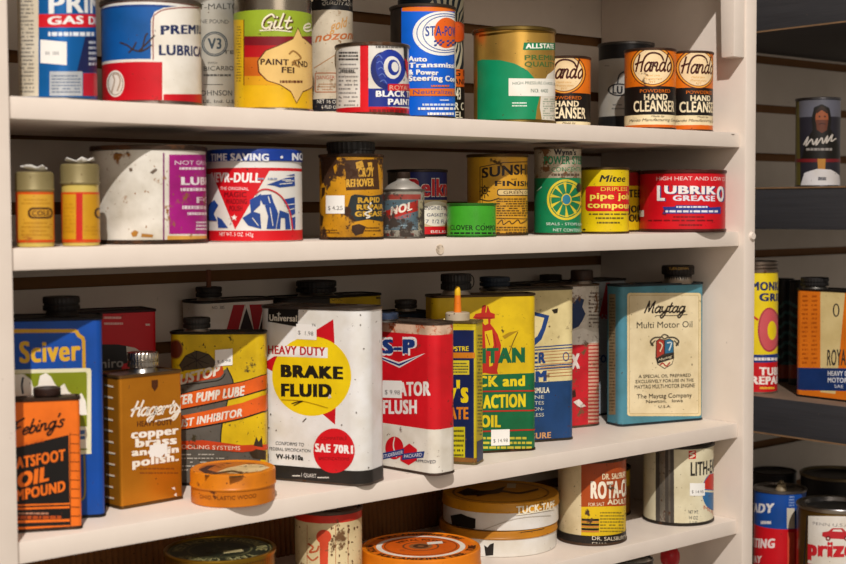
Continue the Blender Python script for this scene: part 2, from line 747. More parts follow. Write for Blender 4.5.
class Disc(Surf):
    """printable flat top of a round tin"""
    curved = False

    def __init__(s, c, z, base):
        s.c, s.z, s.base = Vector(c), z, Vector(base)
        s.items = []
        s.k = 0
        s.wear, s.rough, s.metal, s.rust, s.bias = .2, .4, 0, '#4a2c14', 0
        a = (Vector((CAM.x, CAM.y)) - s.c).normalized()
        s.ey = -a
        s.ex = Vector((a.y * -1, a.x))
        s.P, s.cum, s.L = [], [0], 1
        s.frame(0, 0, 1)

    def hit(s, u, v):
        p = on_plane(u, v, 2, s.z)
        q = Vector((p.x, p.y)) - s.c
        return q.dot(s.ex), q.dot(s.ey)

    def out(s, x, y, k):
        p = s.c + s.ex * x + s.ey * y
        return Vector((p.x - s.base.x, p.y - s.base.y, s.z + 0.00006 + 0.00003 * k - s.base.z)), Vector((0, 0, 1))

    def mring(s, r0, r1, col, grp='label', n=64, a0=0, a1=360):
        vs, fs = [], []
        for i in range(n + 1):
            a = math.radians(a0 + (a1 - a0) * i / n)
            vs += [(r0 * math.cos(a), r0 * math.sin(a)), (r1 * math.cos(a), r1 * math.sin(a))]
            if i:
                fs.append((2 * i - 2, 2 * i, 2 * i + 1, 2 * i - 1))
        s.add(vs, fs, col, grp)

    def arctxt(s, st, r, h, a_mid, span, col, inward=False, bold=.02, grp='lettering'):
        """text round the circle; a_mid in degrees (-90 is nearest the viewer)"""
        vs, fs, w = thick(st, bold, 0)
        out = []
        for x, y in vs:
            yy = y / caph() * h
            if inward:
                a = math.radians(a_mid + span * (x / w - .5))
                rr = r - yy
            else:
                a = math.radians(a_mid - span * (x / w - .5))
                rr = r + yy
            out.append((rr * math.cos(a), rr * math.sin(a)))
        s.add(out, fs, col, grp, getattr(vs, 'lift', None))


# ------------------------------------------------------------ cans and tins
def offset(prof, nrm, d):
    return [p + n * d for p, n in zip(prof, nrm)]


def loft(bm, prof, nrm, rings, base, cap0=False, cap1=False):
    rows = []
    for ins, z in rings:
        rows.append([bm.verts.new((p.x - base.x, p.y - base.y, z - base.z)) for p in offset(prof, nrm, -ins)])
    n = len(prof)
    for a, b in zip(rows, rows[1:]):
        for i in range(n):
            j = (i + 1) % n
            bm.faces.new((a[i], a[j], b[j], b[i]))
    if cap0:
        bm.faces.new(rows[0][::-1])
    if cap1:
        bm.faces.new(rows[-1])


def part(root, name, prof, nrm, rings, mat, cap0=False, cap1=False, parent=None, label=None):
    bm = bmesh.new()
    loft(bm, prof, nrm, rings, root.location, cap0, cap1)
    o = finish(bm, name, PM(*mat) if isinstance(mat, tuple) else mat, parent or root)
    if label:
        o['label'] = label
    return o


def circle(c, R, n=72):
    a0 = math.atan2(CAM.y - c[1], CAM.x - c[0])
    P, N_ = [], []
    for i in range(n):
        a = a0 + 2 * math.pi * i / n
        d = Vector((math.cos(a), math.sin(a)))
        P.append(Vector((c[0], c[1])) + d * R)
        N_.append(d)
    return P, N_


class Item:
    pass


def can(name, label, cat, k, uL, uR, vT, yf=None, vb=None, hgt=None, body=TIN, rim=TIN, lid=TIN, style='can',
        group=None, z=None, R=None, at=None, lidh=.012, nseg=72, bot=True):
    """round can. k: shelf; uL,uR: its two edges; vT: its front top edge; yf: how far its front stands from the
    shelf's front edge, or vb: its front foot, or hgt: its height"""
    z = SZ[k] + .0003 if z is None else z
    vm = max(15, vT) + 35
    aL, aR = azim(uL, vm), azim(uR, vm)
    a, al = (aL + aR) / 2, (aR - aL) / 2
    uc = (uL + uR) / 2
    if at is not None:                       # axis distance given
        d = at
    elif hgt is not None:
        p = on_plane(uc, vT, 2, z + hgt)
        d = math.hypot(p.x - CAM.x, p.y - CAM.y) / (1 - math.sin(al))
    elif vb is not None:
        p = on_plane(uc, vb, 2, z)
        d = math.hypot(p.x - CAM.x, p.y - CAM.y) / (1 - math.sin(al))
    else:
        d = (yf - CAM.y) / (math.cos(a) - math.sin(al))
    R = d * math.sin(al)
    c = plan(a, d)
    h = hgt if hgt is not None else z_at(uc, vT, d - R) - z
    root = thing(name, label, cat, (c.x, c.y, z), group)
    P, N_ = circle(c, R, nseg)
    q = max(.6, min(1.4, R / .035))
    it = Item()
    it.root, it.c, it.R, it.h, it.z, it.P, it.N, it.q, it.uc, it.d = root, c, R, h, z, P, N_, q, uc, d
    if style in ('can', 'paint', 'friction'):
        part(root, 'body', P, N_, [(0, z + .0012), (0, z + h - .0012)], body)
        part(root, 'bottom_rim', P, N_, [(.001 * q, z + .0002), (-.0006 * q, z), (-.0012 * q, z + .0007 * q), (-.0011 * q, z + .0022 * q), (0, z + .003 * q)], rim, cap0=True)
        part(root, 'top_rim', P, N_, [(0, z + h - .0036 * q), (-.0012 * q, z + h - .003 * q), (-.0013 * q, z + h - .0008 * q), (-.0005 * q, z + h), (.0008 * q, z + h), (.0014 * q, z + h - .0006), (.0016 * q, z + h - .0034 * q)], rim)
        if style == 'can':
            part(root, 'lid', P, N_, [(.0015 * q, z + h - .0032 * q), (R * .12, z + h - .0032 * q), (R * .15, z + h - .0024 * q), (R * .30, z + h - .0024 * q), (R * .33, z + h - .003 * q)], lid, cap1=True)
        else:
            part(root, 'lid', P, N_, [(.0015 * q, z + h - .0028 * q), (R * .10, z + h - .0028 * q), (R * .14, z + h - .0002), (R * .20, z + h), (R * .24, z + h - .004 * q)], lid, cap1=True)
    elif style == 'slip':                     # a deep lid slipped over the body
        part(root, 'body', P, N_, [(.0012, z), (.0004, z + .0006), (.0004, z + h - lidh + .001)], body, cap0=True)
        part(root, 'lid', P, N_, [(.0003, z + h - lidh), (-.0008, z + h - lidh + .0002), (-.0010, z + h - lidh + .0016), (-.0002, z + h - lidh + .003), (-.0004, z + h - .003), (.0002, z + h - .0008), (.0016, z + h), (.0030, z + h - .0008), (R * .16, z + h - .0010)], lid, cap1=True)
    it.S = Surf(P, N_, z, h, root.location)
    it.S.uc = uc
    return it


def rrect_prof(A, B, D, r, rb=None, n=10):
    """plan outline from front-left A to front-right B, depth D, corner radius r; starts at the middle of the front"""
    e = (B - A)
    W = e.length
    e = e / W
    bk = Vector((-e.y, e.x))
    rb = r if rb is None else rb
    loc = []
    for cx, cy, rr, a0 in ((W / 2 - r, r, r, -90), (W / 2 - rb, D - rb, rb, 0), (-W / 2 + rb, D - rb, rb, 90), (-W / 2 + r, r, r, 180)):
        for j in range(n + 1):
            t = math.radians(a0 + 90 * j / n)
            loc.append(((cx + rr * math.cos(t), cy + rr * math.sin(t)), (math.cos(t), math.sin(t))))
    loc = [((0, 0), (0, -1))] + loc
    M0 = (A + B) / 2
    P = [M0 + e * p[0] + bk * p[1] for p, _ in loc]
    N_ = [(e * q[0] + bk * q[1]).normalized() for _, q in loc]
    # drop doubles
    PP, NN = [], []
    for p, q in zip(P, N_):
        if PP and (p - PP[-1]).length < 1e-6:
            continue
        PP.append(p)
        NN.append(q)
    return PP, NN, M0, e, bk


def pt_y(u, y, v=282):
    """plan point on the pixel column u that lies y behind the shelf's front edge"""
    a = azim(u, v)
    return plan(a, (y - CAM.y) / math.cos(a))


def tin(name, label, cat, k, uL, yL, uR, yR, D, r, vT, uT=None, body=TIN, rim=DARKTIN, top=DARKTIN, group=None, z=None, dome=0.0):
    """flat-sided tin: front-left corner in column uL at depth yL, front-right in uR at yR, D deep, corners rounded r;
    vT: front top edge seen in column uT"""
    z = SZ[k] + .0003 if z is None else z
    A, B = pt_y(uL, yL, vT + 60), pt_y(uR, yR, vT + 60)
    P, N_, M0, e, bk = rrect_prof(A, B, D, r)
    c = M0 + bk * D / 2
    root = thing(name, label, cat, (c.x, c.y, z), group)
    it = Item()
    S = Surf(P, N_, z, 1, root.location)
    uT = (uL + uR) / 2 if uT is None else uT
    h = S.hit(uT, vT)[1]
    S.h = h
    S.uc = (uL + uR) / 2
    it.S, it.root, it.c, it.h, it.z, it.P, it.N, it.e, it.bk, it.D, it.M0 = S, root, c, h, z, P, N_, e, bk, D, M0
    part(root, 'body', P, N_, [(0, z + .001), (0, z + h - .001)], body)
    part(root, 'bottom_rim', P, N_, [(.001, z + .0002), (-.0006, z), (-.0012, z + .0007), (-.0010, z + .0024), (0, z + .003)], rim, cap0=True)
    part(root, 'top_rim', P, N_, [(0, z + h - .0032), (-.0012, z + h - .0026), (-.0012, z + h - .0006), (-.0004, z + h), (.0008, z + h), (.0013, z + h - .0006), (.0016, z + h - .002)], rim)
    rr = min(r * .8, .006)
    part(root, 'top', P, N_, [(.0014, z + h - .0020), (.0014 + rr * .5, z + h - .0014 + dome * .6), (.0014 + rr, z + h - .0010 + dome)], top, cap1=True)
    return it


def turned(root, name, c, z, prof, mat, n=40, parent=None, ribs=0, label=None):
    """lathe: prof = [(radius, height above z)]; ribs: knurling round the edge"""
    bm = bmesh.new()
    rows = []
    for r, h in prof:
        row = []
        for i in range(n):
            a = 2 * math.pi * i / n
            rr = r * (1 - (.035 if ribs and i % 2 else 0))
            row.append(bm.verts.new((c[0] + rr * math.cos(a) - root.location.x, c[1] + rr * math.sin(a) - root.location.y, z + h - root.location.z)))
        rows.append(row)
    for a, b in zip(rows, rows[1:]):
        for i in range(n):
            j = (i + 1) % n
            bm.faces.new((a[i], a[j], b[j], b[i]))
    bm.faces.new(rows[0][::-1])
    bm.faces.new(rows[-1])
    o = finish(bm, name, PM(*mat) if isinstance(mat, tuple) else mat, parent or root)
    if label:
        o['label'] = label
    return o


def screw_cap(it, uL, uR, vT, mat=BLACK, f=.5, neck=None, neckmat=TIN, at=None, style='ribbed', label=None, z0=None):
    """cap over the middle line of a tin, seen between columns uL and uR, its front top edge at vT"""
    a = azim((uL + uR) / 2, vT)
    if at is None:
        O = Vector((CAM.x, CAM.y))
        dd = Vector((math.sin(a), math.cos(a)))
        q = it.M0 + it.bk * it.D * f
        nn = it.bk
        rho = (q - O).dot(nn) / dd.dot(nn)
    else:
        rho = at
    r = rho * math.sin((azim(uR) - azim(uL)) / 2)
    c = plan(a, rho)
    zt = it.z + it.h - .001 if z0 is None else z0
    h = max(.004, z_at((uL + uR) / 2, vT, rho - r) - zt)
    nh = .25 * h
    turned(it.root, 'neck', c, zt - .0006, [(r * .98, 0), (r * .9, nh * .5), (r * .82, nh), (r * .8, h * .5)], neckmat)
    if style == 'ribbed':
        pr = [(r * .8, nh), (r * .98, nh + .0002), (r, nh + h * .06), (r, h * .52), (r * .93, h * .56), (r * .93, h * .62), (r, h * .66), (r, h * .93), (r * .95, h), (r * .7, h), (r * .66, h - .0006)]
    elif style == 'plain':
        pr = [(r * .8, nh), (r * .98, nh), (r, nh + h * .05), (r, h * .9), (r * .94, h), (r * .8, h), (r * .76, h - .0008)]
    else:                                     # flared top
        pr = [(r * .82, nh * .4), (r * .84, h * .45), (r * .98, h * .5), (r, h * .55), (r, h * .93), (r * .95, h), (r * .8, h), (r * .76, h - .0008)]
    o = turned(it.root, 'cap', c, zt, pr, mat, n=64, ribs=style != 'plain')
    if label:
        o['label'] = label
    return c, r, zt + h

# ------------------------------------------------------------ the setting
def slatwall():
    """grooved display wall: boards with dark slots between them"""
    bm = bmesh.new()
    x0, x1 = -0.35, 2.3
    Z = [ZO + .145 + .0812 * i for i in range(8, -15, -1)]
    g = .0068
    pts = [(ZO + 1.0, 0, 0)]
    rows = []
    prof = [(WY, Z[0] + .2, 0)]
    for zc in Z:
        prof += [(WY, zc + g, 0), (WY + .004, zc + g + .0006, 1), (WY + .004, zc + g + .006, 1), (WY + .010, zc + g + .006, 1), (WY + .010, zc - g, 1), (WY, zc - g, 0)]
    prof.append((WY, Z[-1] - .2, 0))
    vs = [(bm.verts.new((x0, y, z)), bm.verts.new((x1, y, z)), m) for y, z, m in prof]
    for a, b in zip(vs, vs[1:]):
        f = bm.faces.new((a[0], a[1], b[1], b[0]))
        f.material_index = 1 if (a[2] or b[2]) else 0
    o = finish(bm, 'wall_back', [M_SLAT, M_GROOVE], None, smooth=False)
    o['kind'] = 'structure'
    return o


slatwall()

unit = thing('shelf_unit', 'white painted wooden shelf unit holding the rows of old tins', 'shelf unit', (WX / 2, .12, SZ[3] - .3))
U0 = unit.location.copy()
for zz in SZ + [ZO + .211 + T, ZO - .800]:
    boxobj('shelf_board', (0.0005, 0, zz - T), (WX - .0005, WY - .0005, zz), M_WHITE, unit, .0016, U0)
boxobj('side_panel', (-.060, -.006, SZ[3] - .3), (0, WY - .0005, ZO + .36), M_WHITE, unit, .002, U0)
boxobj('side_panel', (WX, -.009, SZ[3] - .3), (WX + .0235, WY - .0005, ZO + .36), M_WHITE, unit, .003, U0)
# the wooden cleat screwed to the top of the right panel
bm = bmesh.new()
box(bm, Vector((WX - .0235, -.0065, ZO + .1005)) - U0, Vector((WX - .0002, .0175, ZO + .2105)) - U0, .0015)
for v in bm.verts:
    t = (v.co.z + U0.z - ZO - .1) / .11
    v.co.y -= .003 * (1 - t) if v.co.y + U0.y > .01 else 0
finish(bm, 'cleat', M_WHITE, unit)
# painted-over screw cover on the front edge of the right panel
q = on_plane(752, 236, 1, -.009)
bm = bmesh.new()
bmesh.ops.create_cone(bm, cap_ends=True, segments=28, radius1=.0058, radius2=.0046, depth=.004)
bmesh.ops.create_uvsphere(bm, u_segments=12, v_segments=8, radius=.0022)
for v in bm.verts:
    v.co = Matrix.Rotation(math.radians(90), 3, 'X') @ v.co
    v.co = v.co + Vector((q.x - .001, -.0105, q.z)) - U0
finish(bm, 'screw_cover', M_WHITE, unit)
# round filler plug in the second shelf's front edge
q = on_plane(440, 249.5, 1, 0)
bm = bmesh.new()
bmesh.ops.create_cone(bm, cap_ends=True, segments=24, radius1=.0062, radius2=.0054, depth=.0012)
for v in bm.verts:
    v.co = Matrix.Rotation(math.radians(90), 3, 'X') @ v.co
    v.co = v.co + Vector((q.x, -.0004, q.z)) - U0
finish(bm, 'plug', PM('#d6c4ae', .75, .6, 0, '#4a3a2a', 90), unit)
# faint dark scuffs where the paint is chipped on the front edges
for (u, v, a, b) in ((733, 134.5, 4, .8), (686, 243, 0, 0)):
    if a:
        q = on_plane(u, v, 1, 0)
        boxobj('paint_chip', (q.x - .003, -.0003, q.z - .0006), (q.x + .003, .0004, q.z + .0006), PM('#5b4a3a', .0), unit, 0, U0)

M_TOP = wood_paint('tan_board_top', '#7d6a58', '#5f4e40', 40, .6, .1)  # tan top layer, lighter and browner than the charcoal boards
# dark display shelves round the corner on the right
X1 = 1.20
du = thing('display_shelf', 'charcoal stained wooden display shelf to the right of the white unit', 'shelf', (X1 + .2, 0, ZO - .9))
D0 = du.location.copy()
zA = on_plane(756, 33, 0, X1).z
zB, zB2 = on_plane(757, 187.5, 0, X1).z, on_plane(757, 229, 0, X1).z
zC, zC2 = on_plane(754, 396, 0, X1).z, on_plane(754, 432.5, 0, X1).z
zD = zC - .30
for lo, hi in ((zA, zA + .06), (zB2, zB), (zC2, zC), (zD - .04, zD)):
    boxobj('shelf_board', (X1, -.75, lo), (X1 + .60, WY - .001, hi), M_DARK, du, .0008, D0)
    boxobj('shelf_top', (X1 + .001, -.75, hi - .0004), (X1 + .599, WY - .002, hi + .0002), M_TOP, du, 0, D0)
    boxobj('edge_strip', (X1 - .0012, -.75, (lo if lo != zB2 else hi - .0022)), (X1 + .0003, WY - .001, (lo + .0022 if lo != zB2 else hi)), M_RAW, du, 0, D0)

# ------------------------------------------------------------ top shelf
def hando(it, fr, bias=0):
    S = it.S
    S.wear, S.rust = .28, '#2a1408'
    S.bias = bias
    fr(S)
    S.band(190, 347, '#e2720f')
    S.band(347, 462, '#17100d')
    S.band(462, 502, '#ecd9ae')
    S.band(502, 520, '#d8640e')
    S.ell(292, 268, 88, 84, '#5a220c')
    S.ell(292, 268, 84, 80, '#f0a33c')
    S.ell(292, 268, 78, 74, '#6b2a10')
    S.ell(292, 268, 75, 71, '#f2d6a8')
    S.txt('Hand care', 262, 308, 322, 308, 9, '#d89a3c', .0, .3)
    S.txt('Protection', 258, 322, 330, 322, 9, '#d89a3c', .0, .3)
    S.txt('FIT', 282, 334, 306, 334, 8, '#d89a3c', 0)
    S.pen('J', 226, 288, 258, 288, 38, 7.5, '#4a1a0c', .2)
    S.pen('ando', 256, 288, 366, 288, 36, 7.5, '#4a1a0c', .2)
    S.txt('POWDERED', 242, 374, 362, 374, 13, '#e2720f', .02)
    S.txt('HAND', 258, 402, 352, 402, 22, '#f0dfba', .035)
    S.txt('CLEANSER', 217, 451, 378, 451, 42, '#f0dfba', .03)
    S.txt('Made by', 286, 472, 340, 472, 8, '#3a2416', .0, .3)
    S.txt('Hando Manufacturing Company', 200, 492, 398, 492, 11, '#3a2416', .0, .3)
    S.bake(it.root)


# gas drier can at the far left
i = can('gas_drier_can', 'blue gas drier can with a cream side panel, far left on the top shelf', 'can', 0, 18, 96.3, -34, yf=.020, body=('#0d63a8', .1, .35, .2))
S = i.S.frame(0, 0, 3.525)
S.wear = .12
S.band(-120, 345, ('#1263ab', .1, .3, .35))
S.rect(40, -110, 136, 340, '#d9d0bd')
S.fine(72, -30, 120, 330, 26, '#6d6a66', .75, .4)
S.txt('PRIM', 172, 48, 338, 48, 62, '#e8ecf0', .03)
S.poly([(136, 50), (372, 50), (372, 96), (136, 96)], '#cf1424')
S.txt('GAS DR', 168, 88, 344, 88, 27, '#eef0f0', .035)
S.fine(170, 108, 335, 132, 1, '#dfe6ee', .95, .6)
S.poly([(300, 130), (372, 130), (372, 255), (270, 255)], '#17204f')
S.fine(312, 140, 340, 235, 5, '#c9d3e2', .9, .5)
S.rect(175, 252, 290, 338, ('#b9bfc7', .1, .35, .3))
S.fine(182, 262, 284, 330, 6, '#5c6c86', .9, .4)
S.rect(292, 258, 372, 338, '#b3162c')
S.sticker(143, 140, 235, 222, None, 8)
S.fine(155, 175, 222, 200, 1, '#b9b6b2', .6, .5, 'price_sticker')
S.bake(i.root)

i = can('lubricant_can', 'large blue and red lubricant can with a white arched panel', 'can', 0, 101.5, 201, -4, yf=.010, body=('#1558a6', .15, .35), rim=('#8c8078', .6, .4, 1))
S = i.S.frame(0, 0, 3.525)
S.wear = .22
S.band(-14, 6, '#b02a2a')
S.band(6, 16, '#e5e3dc')
S.band(16, 24, '#1b3f83')
S.band(24, 345, '#13579f')
S.band(208, 218, '#e5ded2')
S.band(218, 380, '#c4101f')
S.poly([(572, 366), (572, 214), (532, 212), (532, 70), (545, 42), (575, 28), (640, 20), (720, 22), (780, 40), (780, 366)], '#e8e2d6')
S.rect(576, 332, 800, 380, '#c4101f')
S.line([(540, 210), (540, 72), (552, 48), (580, 34), (640, 27), (700, 28)], 4, '#8b2a2c')
S.txt('PREMIUM', 566, 122, 738, 118, 30, '#1d2a56', .04)
S.txt('LUBRICANT', 560, 194, 764, 200, 34, '#1d2a56', .04)
S.ell(408, 295, 31, 47, '#e9e2d6')
S.ring(408, 295, 27, 41, 3, '#9c8a78')
S.line([(395, 325), (405, 285), (400, 265), (415, 262), (425, 285), (415, 320)], 5, '#b09c88')
for pts in ([(425, 150), (450, 160), (470, 175), (500, 180), (535, 160)], [(455, 185), (470, 170), (480, 150)], [(500, 180), (512, 130), (520, 118)], [(490, 180), (530, 140), (545, 125)]):
    S.line(pts, 5, '#3b2a22')
S.bake(i.root)

i = can('malt_tin', 'silver grey malt tin with black print, behind the blue lubricant can', 'tin', 0, 168, 243, -60, yf=.085, body=('#a9a69e', .2, .35, .4))
S = i.S.frame(180, 0, 3.525)
S.wear = .15
S.band(-190, 380, ('#a8a59c', .2, .4, .35))
S.txt('T-MALTOSE', 62, 36, 215, 36, 20, '#2d2c2b', .01)
S.txt('ONE POUND', 55, 84, 170, 84, 14, '#2d2c2b', .01)
S.ring(122, 155, 46, 44, 4, '#35424c')
S.ring(122, 155, 40, 38, 3, '#35424c')
S.txt('V3', 98, 172, 146, 172, 36, '#35424c', .03)
S.txt('TE', 150, 190, 190, 190, 12, '#2d2c2b', .01)
S.txt('WITH', 98, 226, 130, 226, 8, '#2d2c2b', 0)
S.txt('BICARBONATE', 84, 250, 220, 250, 15, '#2d2c2b', .01)
S.fine(84, 258, 190, 272, 1, '#4a4946', .9, .5)
S.line([(84, 298), (150, 298)], 2, '#4a4946', curve=False)
S.txt('JOHNSON & ', 62, 338, 200, 338, 18, '#2d2c2b', .01)
S.txt('ILLE, Ind. U.S.A.', 62, 364, 205, 364, 11, '#2d2c2b', .01)
S.bake(i.root)

i = can('paint_can', 'yellow and green paint can with a tan diamond badge', 'can', 0, 234, 312, -9, yf=.012, body=('#a39a8c', .2, .25, 1), rim=('#b3aca2', .3, .25, 1), style='friction')
S = i.S.frame(180, 0, 3.525)
S.wear = .2
S.band(34, 378, '#dfb015')
S.band(34, 128, '#97ad2c')
S.rect(226, 128, 470, 160, '#7b1420')
S.rect(226, 160, 470, 202, '#b5141c')
S.rect(226, 202, 470, 268, '#c9641a')
S.rect(226, 268, 470, 300, '#dca01c')
S.rect(150, 70, 225, 378, '#e2b918')
S.line([(226, 70), (226, 300)], 3, '#6a3a12', curve=False)
S.fine(200, 90, 218, 290, 20, '#8a6a14', .7, .4)
og = [(415, 96), (398, 135), (345, 160), (300, 178), (272, 215), (276, 255), (305, 285), (352, 300), (390, 325), (410, 366), (432, 325), (470, 300), (520, 280), (540, 240), (535, 200), (500, 172), (455, 150), (430, 130)]
S.poly(og, '#5a2c12')
S.poly([(414 + (x - 414) * .965, 230 + (y - 230) * .965) for x, y in og], '#e3bd74')
S.pen('Gilt', 288, 104, 392, 104, 26, 10, '#54320f', .2)
S.pen('Gilt', 285, 101, 389, 101, 26, 6, '#f2ead0', .2)
S.pen('e', 428, 110, 462, 110, 26, 6, '#f2ead0', .2)
S.line([(282, 108), (340, 106), (392, 112)], 4, '#f2ead0')
S.txt('PAINT AND', 284, 228, 448, 238, 20, '#3a1d0d', .03)
S.txt('FEI', 358, 256, 402, 258, 20, '#3a1d0d', .03)
S.fine(352, 280, 440, 296, 1, '#6a3a1c', .9, .55)
S.line([(385, 190), (400, 180), (425, 205), (395, 220), (420, 235)], 6, '#9a7038')
S.bake(i.root)

i = can('polish_can', 'tall narrow cream can with dark top and bottom bands', 'can', 0, 309, 353, -60, yf=.080, body=('#cdbfa6', .3, .45))
S = i.S.frame(180, 0, 3.525)
S.wear = .4
S.rust = '#8a6a48'
S.band(-215, 34, '#1d1c1d')
S.band(34, 348, '#cfc2ab')
S.band(348, 392, '#26242a')
S.txt('DARK', 500, 2, 600, 6, 26, '#e3ddd0', .03, .2)
S.txt('QUALITY AEROSOL', 502, 18, 622, 26, 12, '#e3ddd0', .02, .3)
S.txt('gold', 528, 112, 590, 92, 34, '#cf9a58', .02, .3)
S.txt('nozone', 476, 150, 612, 138, 30, '#c4703a', .02, .3)
S.line([(474, 240), (600, 160)], 3, '#b78a62', curve=False)
S.rrect(476, 256, 552, 326, 6, '#b5643c', 'label', 3)
S.txt('DANGER', 482, 280, 546, 280, 13, '#b5543a', .02)
S.fine(484, 292, 546, 320, 3, '#b58a6a', .8, .4)
S.txt('NET 16 OZ', 484, 364, 560, 366, 13, '#e3ddd0', .02)
S.txt('6 FLD OZ', 500, 382, 560, 384, 11, '#e3ddd0', .02)
S.bake(i.root)

i = can('tire_paint_can', 'small white, red and blue tire paint can with a blue tire drawn on it', 'can', 0, 336, 409, 41.5, yf=.006, body=('#ddd8cf', .2, .35), rim=('#6a5a4c', .7, .4, .9), lid=('#8a7d70', .6, .4, 1), style='friction')
S = i.S.frame(180, 0, 3.525)
S.wear = .22
S.band(150, 402, '#dcd7cf')
S.band(376, 404, '#c9131e')
S.rect(635, 150, 664, 402, '#d4141f')
S.fine(560, 180, 628, 215, 3, '#3a3634', .95, .6)
S.fine(560, 220, 628, 378, 11, '#8a8682', .8, .4)
S.fine(566, 240, 620, 262, 1, '#5a5652', .9, .5)
S.rect(664, 312, 860, 376, '#1c2d84')
S.ell(722, 248, 50, 66, '#16246e', -8)
S.ell(742, 238, 52, 64, '#1d3596', -8)
S.ell(748, 238, 30, 40, '#e6e4e0', -8)
S.ell(752, 238, 20, 28, '#1d3596', -8)
S.ell(757, 236, 12, 18, '#e6e4e0', -8)
for t in range(5):
    S.line([(690 + t * 4, 200 + t * 22), (702 + t * 4, 194 + t * 22), (712 + t * 4, 206 + t * 22)], 3, '#5f78c4')
S.rect(732, 296, 840, 320, '#cf1520')
S.txt('ROYAL', 738, 316, 802, 318, 15, '#e7b8a0', .02)
S.fine(690, 160, 790, 170, 1, '#6a6662', .9, .7)
S.txt('BLACK TIRE', 690, 341, 830, 343, 20, '#f0eeea', .045)
S.txt('PAINT', 732, 369, 806, 371, 20, '#f0eeea', .045)
S.fine(668, 382, 800, 398, 1, '#7d0f14', .95, .6)
S.poly([(786, 165), (800, 165), (798, 255), (790, 240)], '#1a1716')
S.poly([(790, 205), (802, 220), (802, 285), (795, 250)], '#c9131e')
S.bake(i.root)

i = can('power_steering_can', 'bright blue transmission fluid can with an orange disc in a white oval', 'can', 0, 390.5, 455, 3, yf=.015, body=('#453c36', .4, .4, .8), rim=('#4a4038', .5, .4, .8))
S = i.S.frame(360, 0, 3.525)
S.wear = .08
S.poly([(146, 16), (420, 16), (420, 420), (146, 420)], '#0560d4')
S.poly([(148, 24), (420, 24), (420, 40), (148, 40)], '#e0701c')
S.ell(292, 118, 106, 78, '#efeeea')
S.ring(296, 117, 97, 70, 3, '#1c4f9f')
S.ring(300, 117, 80, 62, 3, '#1c4f9f')
S.ell(304, 116, 44, 54, '#e4641a')
S.txt('STA-POWER', 230, 127, 358, 129, 33, '#173f8f', .02)
for a in range(3):
    for b in range(4):
        if (a + b) % 2 == 0:
            for ox in (262, 306):
                S.poly([(ox + b * 9, 142 + a * 7 - b), (ox + b * 9 + 9, 141 + a * 7 - b), (ox + b * 9 + 7, 148 + a * 7 - b), (ox + b * 9 - 2, 149 + a * 7 - b)], '#173f8f', 'lettering')
S.txt('Auto', 171, 216, 236, 217, 17, '#f0efec', .045)
S.txt('Transmission', 171, 240, 346, 243, 17, '#f0efec', .045)
S.txt('& Power', 171, 263, 276, 265, 17, '#f0efec', .045)
S.txt('Steering Conditioner', 171, 286, 424, 290, 18, '#f0efec', .045)
S.poly([(146, 312), (420, 312), (420, 338), (146, 338)], '#e0701c')
S.fine(250, 298, 320, 308, 1, '#e0701c', .9, .6)
S.txt('Neutralizes Harmful', 188, 333, 402, 334, 15, '#173f8f', .03)
S.fine(280, 348, 315, 358, 1, '#cfdcf0', .9, .5)
S.fine(220, 362, 340, 376, 1, '#cfdcf0', .95, .5)
S.fine(205, 376, 340, 390, 1, '#f0efec', .95, .6)
S.fine(238, 394, 330, 408, 1, '#f0efec', .95, .6)
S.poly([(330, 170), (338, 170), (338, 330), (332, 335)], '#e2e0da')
S.bake(i.root)

i = can('swirl_can', 'dark can with cream swirling rays, mostly hidden behind the bright blue can', 'can', 0, 398, 463.5, -14, yf=.085, body=('#101d28', .1, .4))
S = i.S.frame(360, 0, 3.525)
S.wear = .1
S.band(-20, 245, '#142532')
for t in range(30):
    a = math.radians(t * 12)
    p1 = [(345 + r * math.cos(a + r * .004), 112 + r * 1.1 * math.sin(a + r * .004)) for r in (26, 60, 100, 135)]
    p2 = [(345 + r * math.cos(a + .11 + r * .004), 112 + r * 1.1 * math.sin(a + .11 + r * .004)) for r in (135, 100, 60, 26)]
    S.poly(p1 + p2, '#b9b49c')
S.ell(342, 112, 30, 36, '#d4531b')
S.rect(240, 244, 420, 306, '#d4601b')
S.txt('G IS', 326, 268, 372, 268, 20, '#1a1a1c', .02)
S.txt('ANCE', 326, 298, 376, 298, 20, '#1a1a1c', .02)
S.band(308, 420, '#1b1a18')
S.txt('43', 336, 350, 352, 350, 40, '#e6dfc8', .03)
S.txt('R C', 330, 388, 362, 388, 26, '#e6dfc8', .02)
S.txt('EL', 330, 416, 358, 416, 22, '#e6dfc8', .02)
S.bake(i.root)

i = can('lubricant_can', 'gold topped chassis lubricant can with a green lower half', 'can', 0, 473.5, 555, 25.5, yf=.008, body=('#d0a550', .3, .33, .75, '#3a2c14'), rim=('#8a7440', .5, .35, 1), lid=('#9a8450', .4, .35, 1))
S = i.S.frame(360, 0, 3.525)
S.wear = .12
S.poly([(414, 426), (414, 216), (430, 210), (495, 212), (545, 224), (590, 248), (622, 285), (636, 330), (624, 380), (618, 428)], '#0f8a5c')
S.poly([(640, 300), (662, 262), (700, 228), (740, 205), (740, 428), (642, 428), (634, 380)], '#ddd6c6')
S.poly([(420, 130), (560, 112), (680, 118), (680, 110), (560, 104), (420, 122)], ('#8f6e2c', .2, .35, 1))
S.poly([(578, 150), (700, 151), (690, 176), (574, 176)], '#0f7a4e')
S.txt('ALLSTATE', 584, 171, 682, 172, 16, '#f2efe2', .045)
S.txt('PREMIUM', 580, 212, 690, 215, 17, '#4b6b33', .02)
S.txt('QUALITY', 580, 235, 684, 238, 17, '#4b6b33', .02)
S.poly([(524, 276), (700, 278), (700, 340), (524, 338)], '#ebe7da')
S.txt('HIGH PRESSURE CHASSIS LUBRICANT', 538, 299, 720, 302, 10, '#3d5c46', .02)
